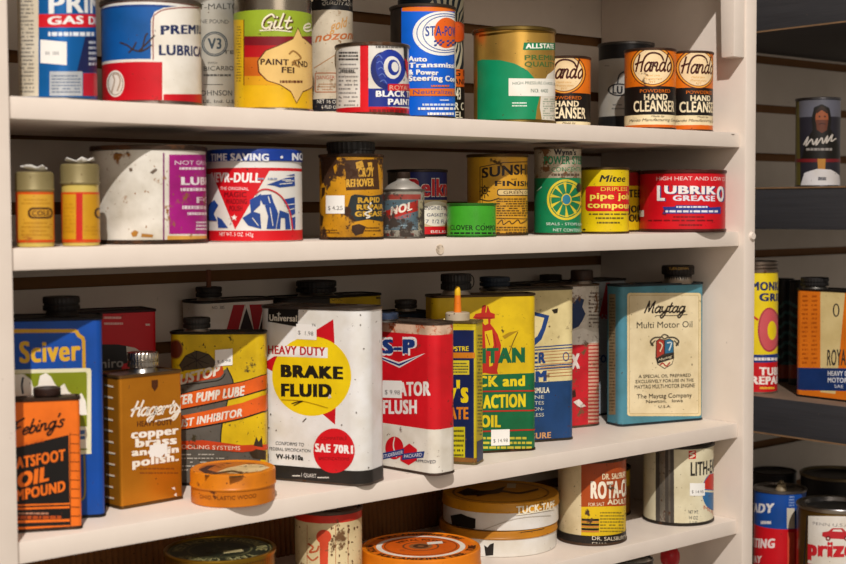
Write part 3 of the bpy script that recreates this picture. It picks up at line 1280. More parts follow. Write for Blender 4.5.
S.txt('NO. 4400', 602, 326, 662, 327, 13, '#3d5c46', .03)
S.fine(536, 358, 588, 378, 2, '#dff0e4', .95, .45)
S.fine(644, 345, 700, 420, 9, '#9aa890', .7, .35)
S.bake(i.root)

HG = 'cans of hand cleanser'
i = can('cleanser_can', 'orange hand cleanser can beside the gold and green can, leftmost of three', 'can', 0, 540, 590.5, 55.5, yf=.045, body=('#d8640e', .2, .4), rim=('#5a4438', .6, .4, .8), group=HG)
hando(i, lambda S: S.frame(536, 0, 4.03, 4.03, 180, -27.5 + 0), 0)
i = can('cleanser_can', 'orange hand cleanser can standing frontmost, middle of three', 'can', 0, 624.5, 676, 47.5, yf=.010, body=('#d8640e', .2, .4), rim=('#5a4438', .6, .4, .8), group=HG)
hando(i, lambda S: S.frame(580, 0, 4.03), 0)
i = can('cleanser_can', 'orange hand cleanser can nearest the right side panel, rightmost of three', 'can', 0, 664, 713.0, 50.5, yf=.012, body=('#d8640e', .2, .4), rim=('#5a4438', .6, .4, .8), group=HG)
hando(i, lambda S: S.frame(664, 51.5, 4.15, 4.15, 180, 197), .010)

i = can('grease_can', 'grey can with an oval badge, half hidden behind the middle hand cleanser', 'can', 0, 598.5, 654, 41, yf=.108, body=('#2a2a2c', .15, .35, .5), rim=('#5c5a58', .3, .35, .9), lid=('#8c8a86', .3, .35, .9))
S = i.S.frame(580, 0, 4.03)
S.wear = .1
S.band(234, 466, ('#a9a69f', .1, .4, .2))
S.ring(158, 362, 46, 26, 6, '#26262a')
S.txt('LU', 131, 376, 172, 378, 30, '#26262a', .05)
S.line([(152, 336), (158, 305), (178, 290), (200, 300)], 6, '#3a3a3c')
S.fine(128, 415, 180, 445, 2, '#6a6a6c', .7, .4)
S.fine(100, 262, 120, 268, 1, '#6a6a6c', .9, .5)
S.bake(i.root)

# ------------------------------------------------------------ second shelf
JG = 'small capped jars with yellow labels'
for q, (uL, uR, vT, lab) in enumerate(((15.5, 54, 171.5, 'small jar with a plain yellow label at the left end of the second shelf'),
                                      (61, 99.5, 163.5, 'small yellow jar with a red stripe down its label, beside the white and purple can'))):
    i = can('jar', lab, 'jar', 1, uL, uR, vT, yf=.006, body=('#c9b25c', .15, .25), rim=('#8f8248', .3, .4, .6), style='slip', lid=('#857850', .3, .5, .25), lidh=.0175 if q == 0 else .019, group=JG)
    S = i.S.frame(0, 120, 3.525)
    S.wear = .22
    S.rust = '#9a5a14'
    S.band(254, 432, '#d14d12')
    if q == 0:
        S.rect(64, 262, 188, 422, '#d09c30')
        S.rrect(98, 308, 186, 348, 18, '#4a2c12')
        S.rrect(106, 315, 180, 341, 13, '#c8922a')
        S.txt('COLE', 112, 337, 174, 337, 17, '#4a2c12', .03)
        S.fine(76, 275, 176, 300, 2, '#b98520', .8, .4)
        S.fine(76, 356, 176, 412, 4, '#b98520', .8, .4)
    else:
        S.rect(221, 262, 268, 420, '#cf981c')
        S.rect(291, 262, 420, 420, '#cf981c')
        S.rect(268, 258, 291, 425, '#c9281a')
        S.rrect(332, 308, 430, 348, 18, '#4a2c12')
        S.rrect(339, 315, 424, 341, 13, '#c8922a')
        S.fine(226, 290, 264, 400, 8, '#c08818', .7, .35)
        S.fine(296, 370, 348, 410, 3, '#c08818', .7, .35)
    S.bake(i.root)
    # torn white paper left on the lid
    bm = bmesh.new()
    r = i.R * .8
    rn = random.Random(q + 3)
    cc = [bm.verts.new((0, 0, i.h + .0012))] + [bm.verts.new((r * rn.uniform(.75, 1.05) * math.cos(a * .45), r * rn.uniform(.7, 1.0) * math.sin(a * .45), i.h + rn.uniform(.002, .0068))) for a in range(14)]
    for a in range(1, 15):
        bm.faces.new((cc[0], cc[a], cc[a % 14 + 1]))
    o = finish(bm, 'paper_scrap', PM('#f2efe8', .0, .7), i.root)
    md = o.modifiers.new('thick', 'SOLIDIFY')
    md.thickness = .0006

i = can('grease_can', 'wide white and purple grease can with a rusty rim', 'can', 1, 91.5, 206, 144.5, yf=.016, body=('#d8d2c6', .35, .35), rim=('#4a3a30', .8, .45, .8), lid=('#5a483c', .7, .45, .8), style='friction')
S = i.S.frame(0, 120, 3.525)
S.wear = .38
S.rust = '#8a5a24'
S.band(118, 432, '#dcd6ca')
S.rect(574, 116, 580, 430, '#7a2a66')
S.poly([(596, 122), (900, 122), (900, 402), (596, 402)], '#a3187c')
S.rect(590, 408, 900, 430, '#d8a24a')
S.txt('NOT GREASE', 616, 158, 735, 158, 14, '#ead9e2', .02)
S.fine(632, 164, 730, 178, 1, '#ead9e2', .9, .6)
S.txt('LUBRI', 638, 228, 742, 228, 26, '#efe6ea', .045)
S.fine(636, 236, 735, 254, 1, '#ead9e2', .95, .6)
S.txt('FO', 692, 292, 732, 292, 20, '#ead9e2', .03)
S.fine(642, 298, 735, 318, 1, '#ead9e2', .9, .6)
S.fine(660, 322, 735, 338, 1, '#ead9e2', .9, .6)
S.fine(690, 355, 735, 390, 3, '#ead9e2', .9, .5)
for pts in ([(462, 398), (475, 388), (488, 394), (482, 410), (468, 412)], [(500, 400), (540, 404), (538, 414), (498, 412)], [(455, 170), (466, 168), (468, 180), (458, 182)], [(528, 184), (548, 170), (555, 176), (538, 190)]):
    S.poly(pts, '#b07a30' if pts[0][1] > 300 else '#6a5a4c')
S.bake(i.root)

i = can('wadding_can', 'round metal polish wadding can with a blue lid and red triangle', 'can', 1, 206.5, 302, 148.5, yf=.012, body=('#dcdad6', .1, .3), style='slip', lid=('#13378f', .12, .3), lidh=.0125)
S = i.S.frame(200, 120, 3.525)
S.wear = .1
S.band(158, 428, '#dfddd8')
S.band(168, 179, '#c9131f')
S.band(390, 428, '#cf1520')
S.poly([(38, 176), (246, 176), (124, 386)], '#d0121f')
S.poly([(22, 176), (40, 176), (44, 190), (22, 190)], '#d0121f')
S.txt('NEVR-DULL', 40, 218, 213, 220, 32, '#f1efec', .045, .12)
S.txt('THE ORIGINAL', 72, 246, 172, 248, 11, '#f0d8d8', .02)
S.txt('MAGIC', 86, 272, 164, 272, 18, '#7d0a14', .03)
S.txt('WADDING', 92, 296, 166, 296, 18, '#7d0a14', .03)
S.txt('POLISH', 104, 320, 150, 320, 18, '#7d0a14', .03)
st = []
for k in range(10):
    rr = 12 if k % 2 == 0 else 5
    a = math.radians(-90 + 36 * k)
    st.append((121 + rr * math.cos(a), 344 + rr * math.sin(a)))
S.poly(st, '#f2efec', 'lettering')
S.txt('NET WT. 5 OZ. 142g', 70, 408, 188, 410, 13, '#f1e4e2', .03)
rn = random.Random(5)
NB = '#24458f'
for pts in ([(235, 228), (300, 205), (332, 200), (334, 232), (280, 238), (262, 232)], [(175, 282), (215, 260), (212, 300), (180, 330)], [(150, 345), (185, 322), (212, 330), (216, 384), (170, 372)],
            [(205, 265), (250, 262), (262, 300), (222, 298)], [(228, 300), (262, 296), (275, 330), (266, 384), (234, 384), (240, 340)], [(280, 318), (312, 330), (318, 384), (300, 386), (298, 345), (284, 345), (282, 384), (268, 384)],
            [(290, 280), (332, 272), (334, 330), (318, 338), (304, 306)], [(32, 300), (52, 282), (66, 300), (50, 330), (62, 356), (30, 352)], [(62, 340), (78, 350), (100, 380), (66, 380)], [(300, 196), (332, 190), (332, 196)], [(322, 345), (334, 340), (334, 384), (326, 384)]):
    S.poly(pts, NB)
for pts in ([(290, 212), (318, 210)], [(280, 226), (322, 222)], [(300, 216), (328, 214)], [(240, 270), (246, 292)], [(296, 300), (330, 296)], [(246, 310), (256, 372)], [(185, 345), (205, 372)], [(305, 318), (330, 312)]):
    S.line(pts, 3, '#dfddd8', 'label', curve=False)
S.line([(196, 262), (212, 248), (236, 244), (268, 256), (296, 284), (316, 330), (324, 386)], 5, '#c9303a', 'label')
S.fine(196, 200, 290, 214, 1, '#8f9bb8', .7, .4)
S.bake(i.root)
# writing on the lid
L = Surf(*circle(i.c, i.R + .0011), i.z, i.h, i.root.location)
L.uc = i.uc
L.frame(200, 120, 3.525)
L.wear = .1
L.txt('TIME SAVING', 38, 144, 243, 144, 24, '#dfe3ee', .045)
L.ell(288, 131, 5, 5, '#dfe3ee', grp='lettering')
L.txt('NON', 324, 142, 384, 140, 24, '#dfe3ee', .045)
L.bake([o for o in i.root.children if o.name.startswith('lid')][0])

# rusted gold repair compound can with a black screw lid
i = can('repair_compound_can', 'rusted mustard yellow can with a black screw lid and price sticker', 'can', 1, 319.5, 383, 153.5, yf=.006, body=('#c58a16', .5, .45, 0, '#3a2210', 55), rim=('#3a2a20', .7, .5, .7), lid=('#5a4630', .6, .5, .8), style='can')
turned(i.root, 'screw_lid', i.c, i.z + i.h - .004, [(i.R * .80, 0), (i.R * .80, .004), (i.R * .74, .0045), (i.R * .74, .008), (i.R * .77, .0085), (i.R * .77, .0165), (i.R * .74, .0175), (i.R * .6, .0175)], ('#1c1815', .4, .5), n=64, ribs=1)
S = i.S.frame(200, 120, 3.525)
S.wear = .62
S.rust = '#3a2210'
S.band(132, 418, '#c88c16')
for pts in ([(424, 130), (480, 128), (486, 150), (470, 165), (478, 200), (462, 190), (448, 215), (430, 226)], [(430, 240), (442, 236), (440, 262), (428, 280)], [(536, 372), (560, 366), (585, 376), (575, 400), (548, 408), (534, 390)], [(424, 330), (436, 340), (432, 372), (424, 372)]):
    S.poly(pts, '#3c2413')
S.poly([(512, 142), (625, 138), (632, 244), (515, 248)], '#4a2e16')
for pts in ([(548, 150), (572, 142), (578, 165), (552, 172)], [(590, 150), (606, 148), (606, 180), (596, 178)]):
    S.poly(pts, '#d6a23a')
S.txt('CROY', 556, 200, 612, 198, 30, '#d8a53c', .05)
S.txt('REMOVER', 516, 236, 612, 232, 26, '#d8a53c', .05)
S.poly([(532, 268), (545, 262), (600, 268), (650, 258), (662, 268), (660, 350), (640, 358), (590, 350), (545, 358), (526, 345), (520, 310)], '#232a2c')
S.txt('RAPID', 556, 292, 632, 290, 18, '#d3a332', .05)
S.txt('REPAIR', 552, 316, 642, 314, 17, '#d3a332', .05)
S.txt('GREASE', 546, 340, 640, 338, 17, '#d3a332', .05)
S.line([(602, 292), (592, 308), (604, 318), (580, 330), (598, 340), (586, 345)], 5, '#e9e3d4', 'label')
S.fine(432, 384, 490, 402, 2, '#5a3a14', .8, .4)
S.fine(580, 375, 636, 395, 2, '#5a3a14', .8, .4)
S.sticker(445, 266, 510, 330, '$ 4.25', 0, h=14)
S.bake(i.root)

# small tin with a cone top
i = can('cone_top_tin', 'small grimy silver tin with a domed top and red diagonal band', 'tin', 1, 382, 424.5, 189, yf=.014, body=('#8f8b84', .6, .4, .6), rim=('#7a756e', .6, .4, .8), lid=('#8d8982', .5, .4, .9))
cx = i.c + Vector((-.10 * i.R, 0))
turned(i.root, 'dome', i.c, i.z + i.h - .0034, [(i.R * .93, 0), (i.R * .90, .0035), (i.R * .75, .0075), (i.R * .55, .0105), (i.R * .36, .0125), (i.R * .30, .0135), (i.R * .29, .016)], ('#b5b0a8', .5, .45, .5), n=48)
turned(i.root, 'screw_lid', i.c, i.z + i.h + .0122, [(i.R * .32, 0), (i.R * .34, .001), (i.R * .34, .0062), (i.R * .31, .007), (i.R * .2, .007)], ('#3a2c24', .5, .5, .5), n=40, ribs=1)
S = i.S.frame(200, 120, 3.525)
S.wear = .75
S.rust = '#3c332c'
S.band(248, 416, '#9a9588')
S.rect(640, 262, 778, 280, '#a1443a')
S.poly([(600, 284), (768, 280), (768, 388), (600, 388)], '#566c76')
S.poly([(600, 340), (768, 282), (768, 320), (600, 368)], '#b02a20')
S.txt('NOL', 672, 336, 748, 316, 28, '#e6dccb', .05, .1)
S.txt('PE', 612, 352, 655, 344, 24, '#e6dccb', .05, .1)
S.txt('LUBRICANT', 668, 358, 745, 342, 12, '#c8452f', .03)
S.rect(770, 284, 786, 388, '#b3a884')
S.fine(650, 368, 760, 385, 2, '#8ea0a8', .8, .4)
S.fine(640, 396, 784, 412, 1, '#7c2c22', .6, .6)
S.bake(i.root)

i = can('gasket_can', 'navy topped can with red block letters, behind the domed silver tin', 'can', 1, 388, 447, 169, yf=.070, body=('#d8cdb8', .2, .4), rim=('#3c3430', .5, .4, .8))
S = i.S.frame(370, 120, 3.525)
S.wear = .22
S.rect(104, 180, 330, 282, '#16205c')
S.band(282, 376, '#c9b48c')
S.ell(232, 330, 62, 44, '#e8e2d4')
S.band(376, 412, '#cb1820')
S.rect(0, 180, 104, 412, '#4a4038')
S.txt('Belknap', 134, 270, 330, 268, 62, '#e9dfd6', .05)
S.txt('Belknap', 137, 268, 326, 266, 58, '#c21a24', .035)
S.txt('ENGINE STEM', 190, 316, 268, 316, 12, '#27325f', .02)
S.txt('GASKET MAKER', 200, 340, 290, 340, 11, '#27325f', .02)
S.txt('7 1/2 FL OZ', 196, 364, 275, 364, 13, '#5a6078', .02)
S.txt('BELKNAP', 214, 398, 290, 398, 9, '#f0dcd8', .02)
S.bake(i.root)

i = can('compound_tin', 'short bright green compound tin at the front of the second shelf', 'tin', 1, 447.2, 495.8, 203, yf=.004, body=('#3fa02a', .12, .35, 0, '#2c5a1c'), rim=('#2f6a20', .5, .4, .3), lid=('#3a8a28', .3, .4), style='friction')
S = i.S.frame(370, 120, 3.525)
S.wear = .3
S.rust = '#2c5a1c'
S.band(302, 412, ('#42a52b', .35, .35, 0, '#2a6a1c', 30))
S.txt('CLOVER COMPOUND', 284, 387, 468, 389, 17, '#152a12', .025)
S.fine(284, 394, 446, 404, 1, '#152a12', .95, .65)
S.bake(i.root)

i = can('varnish_can', 'golden yellow varnish can with dark border lines and a small emblem', 'can', 1, 467.3, 527.5, 153.5, yf=.035, body=('#b58a2c', .35, .4), rim=('#5a4428', .6, .4, .8), style='friction')
S = i.S.frame(370, 120, 3.525)
S.wear = .3
S.rust = '#4a3214'
S.band(132, 408, '#d39b26')
S.rect(300, 132, 384, 404, '#c8932a')
S.line([(388, 166), (388, 404)], 3, '#4a3214', curve=False)
S.line([(388, 166), (470, 150), (600, 146)], 3, '#4a3214', curve=False)
S.line([(396, 172), (396, 404)], 2, '#4a3214', curve=False)
S.txt('SUNSHINE', 394, 205, 612, 194, 34, '#2c2018', .03, 0, 'lettering', .2)
S.txt('and', 498, 212, 516, 212, 8, '#2c2018', 0)
S.txt('FINISHES', 440, 232, 596, 234, 17, '#2c2018', .03)
S.rrect(448, 243, 596, 267, 8, '#3a2a18')
S.rrect(451, 246, 593, 264, 7, '#e2c68c')
S.txt('GREEN OAK', 470, 261, 562, 261, 11, '#3a2a18', .02)
S.ring(405, 248, 11, 14, 4, '#3a2a18')
S.ell(405, 248, 4, 6, '#3a2a18')
for t in range(8):
    a = math.radians(45 * t)
    S.line([(405 + 12 * math.cos(a), 250 + 15 * math.sin(a)), (405 + 18 * math.cos(a), 252 + 22 * math.sin(a))], 3, '#3a2a18', curve=False)
S.line([(388, 278), (420, 285), (455, 275)], 3, '#3a2a18')
S.fine(446, 274, 560, 340, 8, '#5a4018', .85, .38)
S.fine(400, 290, 444, 380, 9, '#6a4c1c', .7, .34)
S.line([(446, 346), (560, 348)], 2, '#4a3214', curve=False)
S.line([(450, 366), (465, 352), (470, 368), (490, 356), (500, 366), (520, 352), (530, 364), (552, 352)], 2.5, '#2c2018')
S.fine(446, 374, 560, 400, 3, '#5a4018', .85, .4)
S.bake(i.root)

i = can('power_steering_can', 'green can with a yellow spoked wheel and worn silver top', 'can', 1, 534.3, 581.2, 146.5, yf=.020, body=('#8a7a62', .5, .4, .5), rim=('#6a5a4a', .6, .4, .9))
S = i.S.frame(370, 120, 3.525)
S.wear = .3
S.rust = '#5a3a1e'
S.band(102, 204, ('#b9ac94', .75, .4, .3, '#6a4424', 60))
S.band(204, 404, '#107a4c')
S.txt('Wynn\'s', 648, 122, 726, 124, 19, '#251d18', .05)
S.txt('POWER STEERING', 614, 156, 790, 156, 27, '#1d7a50', .03)
S.txt('CONCENTRATE', 640, 182, 760, 182, 15, '#1d7a50', .03)
S.fine(640, 186, 740, 200, 1, '#5a4a3a', .95, .6)
S.ring(690, 281, 66, 72, 8, '#d9c334')
S.ring(690, 281, 54, 60, 3, '#d9c334')
for t in range(10):
    a = math.radians(36 * t + 8)
    b = math.radians(36 * t + 20)
    S.poly([(690 + 17 * math.cos(a + .2), 279 + 18 * math.sin(a + .2)), (690 + 56 * math.cos(a), 281 + 62 * math.sin(a)), (690 + 56 * math.cos(b), 281 + 62 * math.sin(b))], '#d9c334')
S.ell(692, 280, 18, 21, '#d9c334')
S.ell(692, 280, 14, 17, '#2f7f9c')
S.ell(735, 238, 9, 16, '#1c2c22')
S.line([(590, 250), (606, 236)], 3, '#a8c8b0', curve=False)
S.txt('SEALS - STOPS LEAKS', 622, 370, 750, 372, 9, '#d3e8da', .02)
S.txt('NET CONTENTS 12 OZ', 646, 392, 770, 394, 10, '#d3e8da', .02)
S.bake(i.root)

PG = 'cans of pipe joint compound'


def pipe(i, fr, b=0):
    S = fr(i.S)
    S.bias = b
    S.wear = .22
    S.rust = '#6a4a14'
    S.band(176, 400, '#e2c50e')
    S.txt('Mitee', 138, 218, 230, 218, 23, '#27221a', .025, .25)
    S.rrect(90, 233, 330, 322, 12, '#cf1a1c')
    S.txt('DRIPLESS', 144, 250, 236, 250, 13, '#ecd24a', .045)
    S.txt('pipe joint', 106, 278, 256, 280, 21, '#f0dc5a', .035)
    S.txt('compound', 98, 309, 258, 313, 21, '#f0dc5a', .035)
    S.fine(102, 326, 270, 338, 1, '#6a5a1c', .9, .45)
    S.fine(126, 340, 235, 352, 1, '#6a5a1c', .9, .5)
    S.fine(130, 356, 220, 368, 1, '#6a5a1c', .9, .5)
    S.ell(86, 386, 5, 3, '#2c2414')
    S.bake(i.root)


i = can('pipe_compound_can', 'bright yellow pipe joint compound can standing in front of its twin', 'can', 1, 579.5, 628.8, 167, yf=.018, body=('#d8ba10', .3, .4), rim=('#6a5638', .6, .4, .9), lid=('#8a7a60', .5, .4, .9), style='friction', group=PG)
pipe(i, lambda S: S.frame(560, 120, 3.525))
i = can('pipe_compound_can', 'second yellow pipe joint compound can, only its right edge showing behind the first', 'can', 1, 594, 640.5, 170, yf=.088, body=('#d8ba10', .3, .4), rim=('#6a5638', .6, .4, .9), lid=('#8a7a60', .5, .4, .9), style='friction', group=PG)
S = i.S.frame(560, 120, 3.525)
S.wear = .25
S.rust = '#6a4a14'
S.band(182, 392, '#d2b112')
S.band(184, 232, '#8f1a18')
S.txt('TEE', 240, 272, 280, 272, 26, '#27221a', .05)
S.txt('JOINT', 236, 326, 300, 326, 24, '#27221a', .05)
S.txt('OUND', 242, 358, 302, 358, 24, '#27221a', .05)
S.bake(i.root)

i = can('grease_can', 'squat red grease can with white and blue lettering by the right panel', 'can', 1, 639.5, 725.5, 169.5, yf=-.0085, body=('#c4121c', .15, .35), rim=('#5a2c28', .6, .4, .6), lid=('#8a7a60', .5, .4, .9), style='friction')
S = i.S.frame(560, 120, 3.525)
S.wear = .2
S.rust = '#5a1010'
S.band(184, 388, '#d00f1e')
S.txt('HIGH HEAT AND LOW COLD', 340, 213, 586, 216, 13, '#f1d9d6', .04)
for dx, dy, col in ((4, 2, '#26357c'), (0, 0, '#f2ecea')):
    S.txt('L', 342 + dx, 283 + dy, 370 + dx, 283 + dy, 50, col, .05)
    S.txt('UBRIK', 368 + dx, 259 + dy, 549 + dx, 262 + dy, 27, col, .045)
    S.txt('O', 552 + dx, 285 + dy, 576 + dx, 286 + dy, 50, col, .05)
S.txt('GREASE', 398, 284, 546, 286, 18, '#e4e2ee', .045)
S.poly([(362, 306), (404, 306), (410, 300), (520, 302), (528, 308), (566, 306), (566, 330), (362, 330), (368, 318)], '#28388a')
S.fine(410, 302, 522, 311, 1, '#e4e2ec', .95, .6)
S.fine(372, 316, 560, 328, 1, '#e4e2ec', .95, .6)
S.fine(400, 338, 520, 345, 1, '#7a0c14', .9, .6)
S.fine(312, 350, 566, 358, 1, '#7a0c14', .9, .6)
S.fine(420, 366, 510, 374, 1, '#7a0c14', .9, .6)
S.sticker(279, 318, 297, 341)
S.bake(i.root)

# ------------------------------------------------------------ third shelf: the big tins
# orange leather oil tin in the near left corner
i = tin('oil_tin', 'orange and black oil compound tin at the front left corner of the third shelf', 'tin', 2, 2, .040, 80.5, .012, .022, .004, 396, 80, body=('#e8701a', .25, .4, 0, '#3a1a0c'), rim=('#3a2a20', .6, .5, .6), top=('#4a3a30', .6, .5, .7))
S = i.S.frame(0, 380, 3.76)
S.wear = .25
S.rust = '#3a1a0c'
S.poly([(0, 70), (309, 76), (309, 552), (0, 560)], '#e8701a')
S.poly([(0, 268), (258, 206), (262, 462), (0, 470)], '#15110f')
S.poly([(0, 476), (264, 468), (264, 545), (0, 556)], '#15110f')
S.poly([(0, 482), (262, 474), (262, 482), (0, 490)], '#e8701a')
S.poly([(0, 530), (262, 522), (262, 532), (0, 540)], '#e8701a')
for t in range(10):
    y = 205 + 34 * t
    S.line([(265, y), (298, y + 1)], 2.5, '#5a2408', 'label', curve=False)
S.line([(263, 200), (265, 552)], 2.5, '#5a2408', 'label', curve=False)
S.pen('F', 48, 216, 80, 208, 30, 7, '#2a140a', .15)
S.pen("ebing's", 82, 206, 240, 172, 25, 7, '#2a140a', .25)
S.txt('PRIME', 72, 252, 165, 230, 11, '#d8651c', .04)
S.txt('NEATSFOOT', 12, 341, 246, 300, 40, '#e8701a', .05)
S.txt('OIL', 66, 405, 184, 376, 52, '#e8701a', .06, .1)
S.txt('COMPOUND', 4, 464, 246, 416, 38, '#e8701a', .05)
S.fine(70, 496, 195, 506, 1, '#b8846a', .9, .7)
S.fine(62, 508, 250, 524, 1, '#b04a14', .9, .8)
S.bake(i.root)
screw_cap(i, 33, 61, 389, ('#2c1a14', .3, .45), .5, style='plain', neckmat=('#3a2a20', .4, .5, .5), at=1.338)

# blue tin behind it
i = tin('oil_tin', 'large blue tin with gold lettering behind the orange and black oil tin', 'tin', 2, -14, .092, 102.5, .043, .062, .007, 317, 92, body=('#12458f', .2, .4), rim=('#1c1a1c', .4, .5, .5), top=('#151314', .3, .5))
S = i.S.frame(0, 290, 5.127)
S.wear = .18
S.poly([(-80, 130), (560, 140), (560, 1200), (-80, 1200)], '#0b48a0')
S.poly([(-60, 200), (385, 200), (400, 208), (410, 225), (432, 240), (438, 262), (440, 402), (422, 402), (420, 262), (416, 252), (396, 240), (384, 218), (-60, 222)], '#c99a2a')
S.txt('Sciver', 100, 372, 414, 358, 104, '#d8a92c', .035)
S.poly([(-60, 412), (440, 400), (462, 402), (468, 412), (468, 840), (-60, 860)], '#e3dfbc')
S.poly([(-60, 432), (440, 420), (446, 428), (446, 820), (-60, 830)], '#7f8a14')
S.poly([(-60, 436), (120, 430), (160, 460), (170, 500), (195, 490), (205, 440), (235, 425), (262, 445), (280, 480), (300, 500), (330, 480), (350, 520), (380, 540), (420, 530), (440, 570), (446, 640), (-60, 660)], '#ece8dc')
S.line([(118, 450), (112, 490), (118, 530)], 10, '#2a3340', 'label')
S.rect(402, 700, 446, 812, '#e9e4cc')
S.rect(406, 718, 436, 740, '#4a6a9c')
S.rect(406, 748, 436, 765, '#4a6a9c')
S.line([(432, 850), (436, 1000), (432, 1060), (410, 1080)], 9, '#8f8432')
S.bake(i.root)
screw_cap(i, 42.5, 80, 297.5, ('#1a1412', .3, .5), .8, neckmat=('#1a1412', .3, .5))

# red tin behind
i = tin('oil_tin', 'red tin with a black lower half, between the blue tin and the copper polish tin', 'tin', 2, 66, .190, 157, .172, .05, .004, 309, 150, body=('#b3121c', .12, .4), rim=('#2a1416', .4, .5, .4), top=('#2a1a1a', .4, .5, .4))
S = i.S.frame(0, 270, 4.44)
S.wear = .1
S.poly([(300, 182), (698, 182), (698, 700), (300, 700)], '#c4101c')
S.poly([(300, 330), (520, 330), (570, 338), (610, 352), (640, 372), (600, 400), (540, 420), (540, 700), (300, 700)], '#16110f')
S.poly([(560, 338), (600, 346), (640, 372), (600, 392), (565, 400)], '#c9c2b8')
S.txt('niro', 448, 436, 548, 430, 40, '#8a8682', .02)
S.fine(460, 204, 540, 220, 1, '#e6b8b0', .95, .6)
S.fine(462, 230, 548, 246, 1, '#e6b8b0', .95, .6)
S.fine(646, 236, 668, 250, 1, '#e6d8d0', 1, .6)
S.bake(i.root)

# copper polish tin
i = tin('polish_tin', 'amber copper polish tin with a ribbed silver cap', 'tin', 2, 120, .062, 182.5, .068, .047, .0035, 369.5, 181, body=('#c9801e', .2, .3, .6, '#4a2a10'), rim=('#7a5a34', .4, .35, .8), top=('#8a8078', .4, .35, .9))
S = i.S.frame(90, 340, 3.227)
S.wear = .12
S.rust = '#6a3a10'
S.pen('Hagerty', 134, 246, 290, 234, 24, 7, '#f0e8dc', .35)
S.line([(210, 262), (270, 248), (288, 225), (276, 205)], 5, '#f0e8dc')
S.poly([(198, 130), (219, 128), (219, 150), (209, 166), (199, 152)], '#4a2408', 'lettering')
S.txt('HEAVY-DUTY', 152, 280, 266, 273, 17, '#5a2c0a', .03)
S.txt('copper', 132, 318, 286, 302, 26, '#f3ece2', .05)
S.txt('brass', 146, 346, 280, 334, 26, '#f3ece2', .05)
S.txt('and tin', 134, 374, 286, 362, 22, '#f3ece2', .05)
S.txt('polish.', 136, 410, 286, 388, 26, '#f3ece2', .05)
S.poly([(192, 340), (248, 334), (250, 372), (242, 378), (240, 366), (226, 382), (214, 374), (192, 378)], '#ece8e2', 'price_sticker')
S.fine(160, 408, 284, 436, 2, '#8a4a10', .9, .35)
for pts in ([(262, 478), (272, 474), (275, 484)], [(270, 500), (278, 492), (280, 506)]):
    S.poly(pts, '#e6d8c8', 'lettering')
rn = random.Random(4)
for t in range(11):
    y = 142 + 36 * t
    x0 = rn.uniform(46, 56)
    S.poly([(x0, y), (x0 + 28, y + 6), (x0 + 28, y + 12), (x0, y + 6)], '#d9cbb4', 'side_label')
S.bake(i.root)
screw_cap(i, 127, 158.5, 353.5, ('#b5b1ac', .1, .25, 1), .5, style='ribbed', neckmat=('#a5a19c', .2, .3, 1))

# yellow pump lube tin
i = tin('lube_tin', 'yellow water pump lube tin with slanted orange banners', 'tin', 2, 170, .136, 264.5, .068, .028, .010, 331.5, 240, body=('#c9a412', .4, .4), rim=('#2a2420', .5, .5, .5), top=('#3a3028', .5, .5, .6))
S = i.S.frame(150, 300, 5.64)
S.wear = .38
S.rust = '#3a3018'
S.poly([(60, 195), (680, 195), (680, 1100), (60, 1100)], '#dcb90f')
S.poly([(60, 480), (420, 395), (436, 380), (470, 470), (440, 560), (402, 720), (398, 830), (560, 850), (620, 860), (640, 1100), (60, 1100)], '#5f5a52')
S.line([(434, 382), (470, 470), (440, 560), (404, 720), (398, 830)], 7, '#1f1a16', 'label')
S.poly([(165, 368), (200, 315), (262, 286), (330, 305), (372, 350), (360, 380), (180, 400)], '#4a4030')
for pts in ([(165, 368), (200, 315), (262, 286), (330, 305), (372, 350)], [(262, 286), (262, 380)], [(200, 315), (330, 360)], [(330, 305), (190, 380)], [(230, 300), (300, 380)]):
    S.line(pts, 4, '#1c1612', 'label', curve=False)
S.ell(146, 278, 42, 56, '#6a2a14')
S.ring(146, 278, 42, 56, 7, '#a8761c')
S.poly([(60, 500), (180, 472), (330, 448), (398, 434), (416, 410), (410, 375), (372, 360), (360, 400), (180, 445), (60, 470)], '#c4461a')
S.txt('RUSTOP', 130, 488, 396, 420, 54, '#ddd6c6', .05, .15)
S.line([(60, 492), (330, 462), (400, 446), (424, 415)], 5, '#1f1a16', 'lettering')
# slanted banners
S.poly([(60, 560), (300, 500), (520, 460), (680, 405), (680, 492), (520, 540), (300, 590), (60, 640)], '#e0601c')
S.line([(60, 640), (300, 592), (520, 542), (680, 492)], 7, '#1f1a16', 'label')
S.line([(60, 560), (300, 500), (520, 460), (680, 405)], 5, '#1f1a16', 'label')
S.txt('WATER PUMP LUBE', 96, 600, 536, 535, 50, '#e9e3d6', .05, .2)
S.poly([(60, 675), (300, 628), (520, 580), (680, 520), (680, 610), (520, 665), (300, 710), (60, 750)], '#e0601c')
S.line([(60, 750), (300, 712), (520, 667), (680, 612)], 7, '#1f1a16', 'label')
S.txt('& RUST INHIBITOR', 104, 730, 520, 654, 42, '#e9e3d6', .04, .2)
S.poly([(60, 800), (300, 790), (520, 818), (680, 812), (680, 840), (520, 858), (300, 840), (60, 845)], '#c9431a')
S.txt('COOLING SYSTEMS', 150, 836, 510, 846, 22, '#e6d9c4', .03)
S.fine(150, 860, 420, 990, 6, '#b8b2a6', .6, .35)
for pts in ([(585, 820), (600, 770), (612, 800), (630, 770), (634, 830)], [(560, 860), (600, 840), (650, 850), (650, 900), (580, 890)]):
    S.poly(pts, '#3a2c1c')
S.sticker(368, 282, 466, 374, '$ 6.98', -8, h=15)
S.bake(i.root)
screw_cap(i, 183, 210.5, 318.5, ('#2a2622', .3, .5), .5)

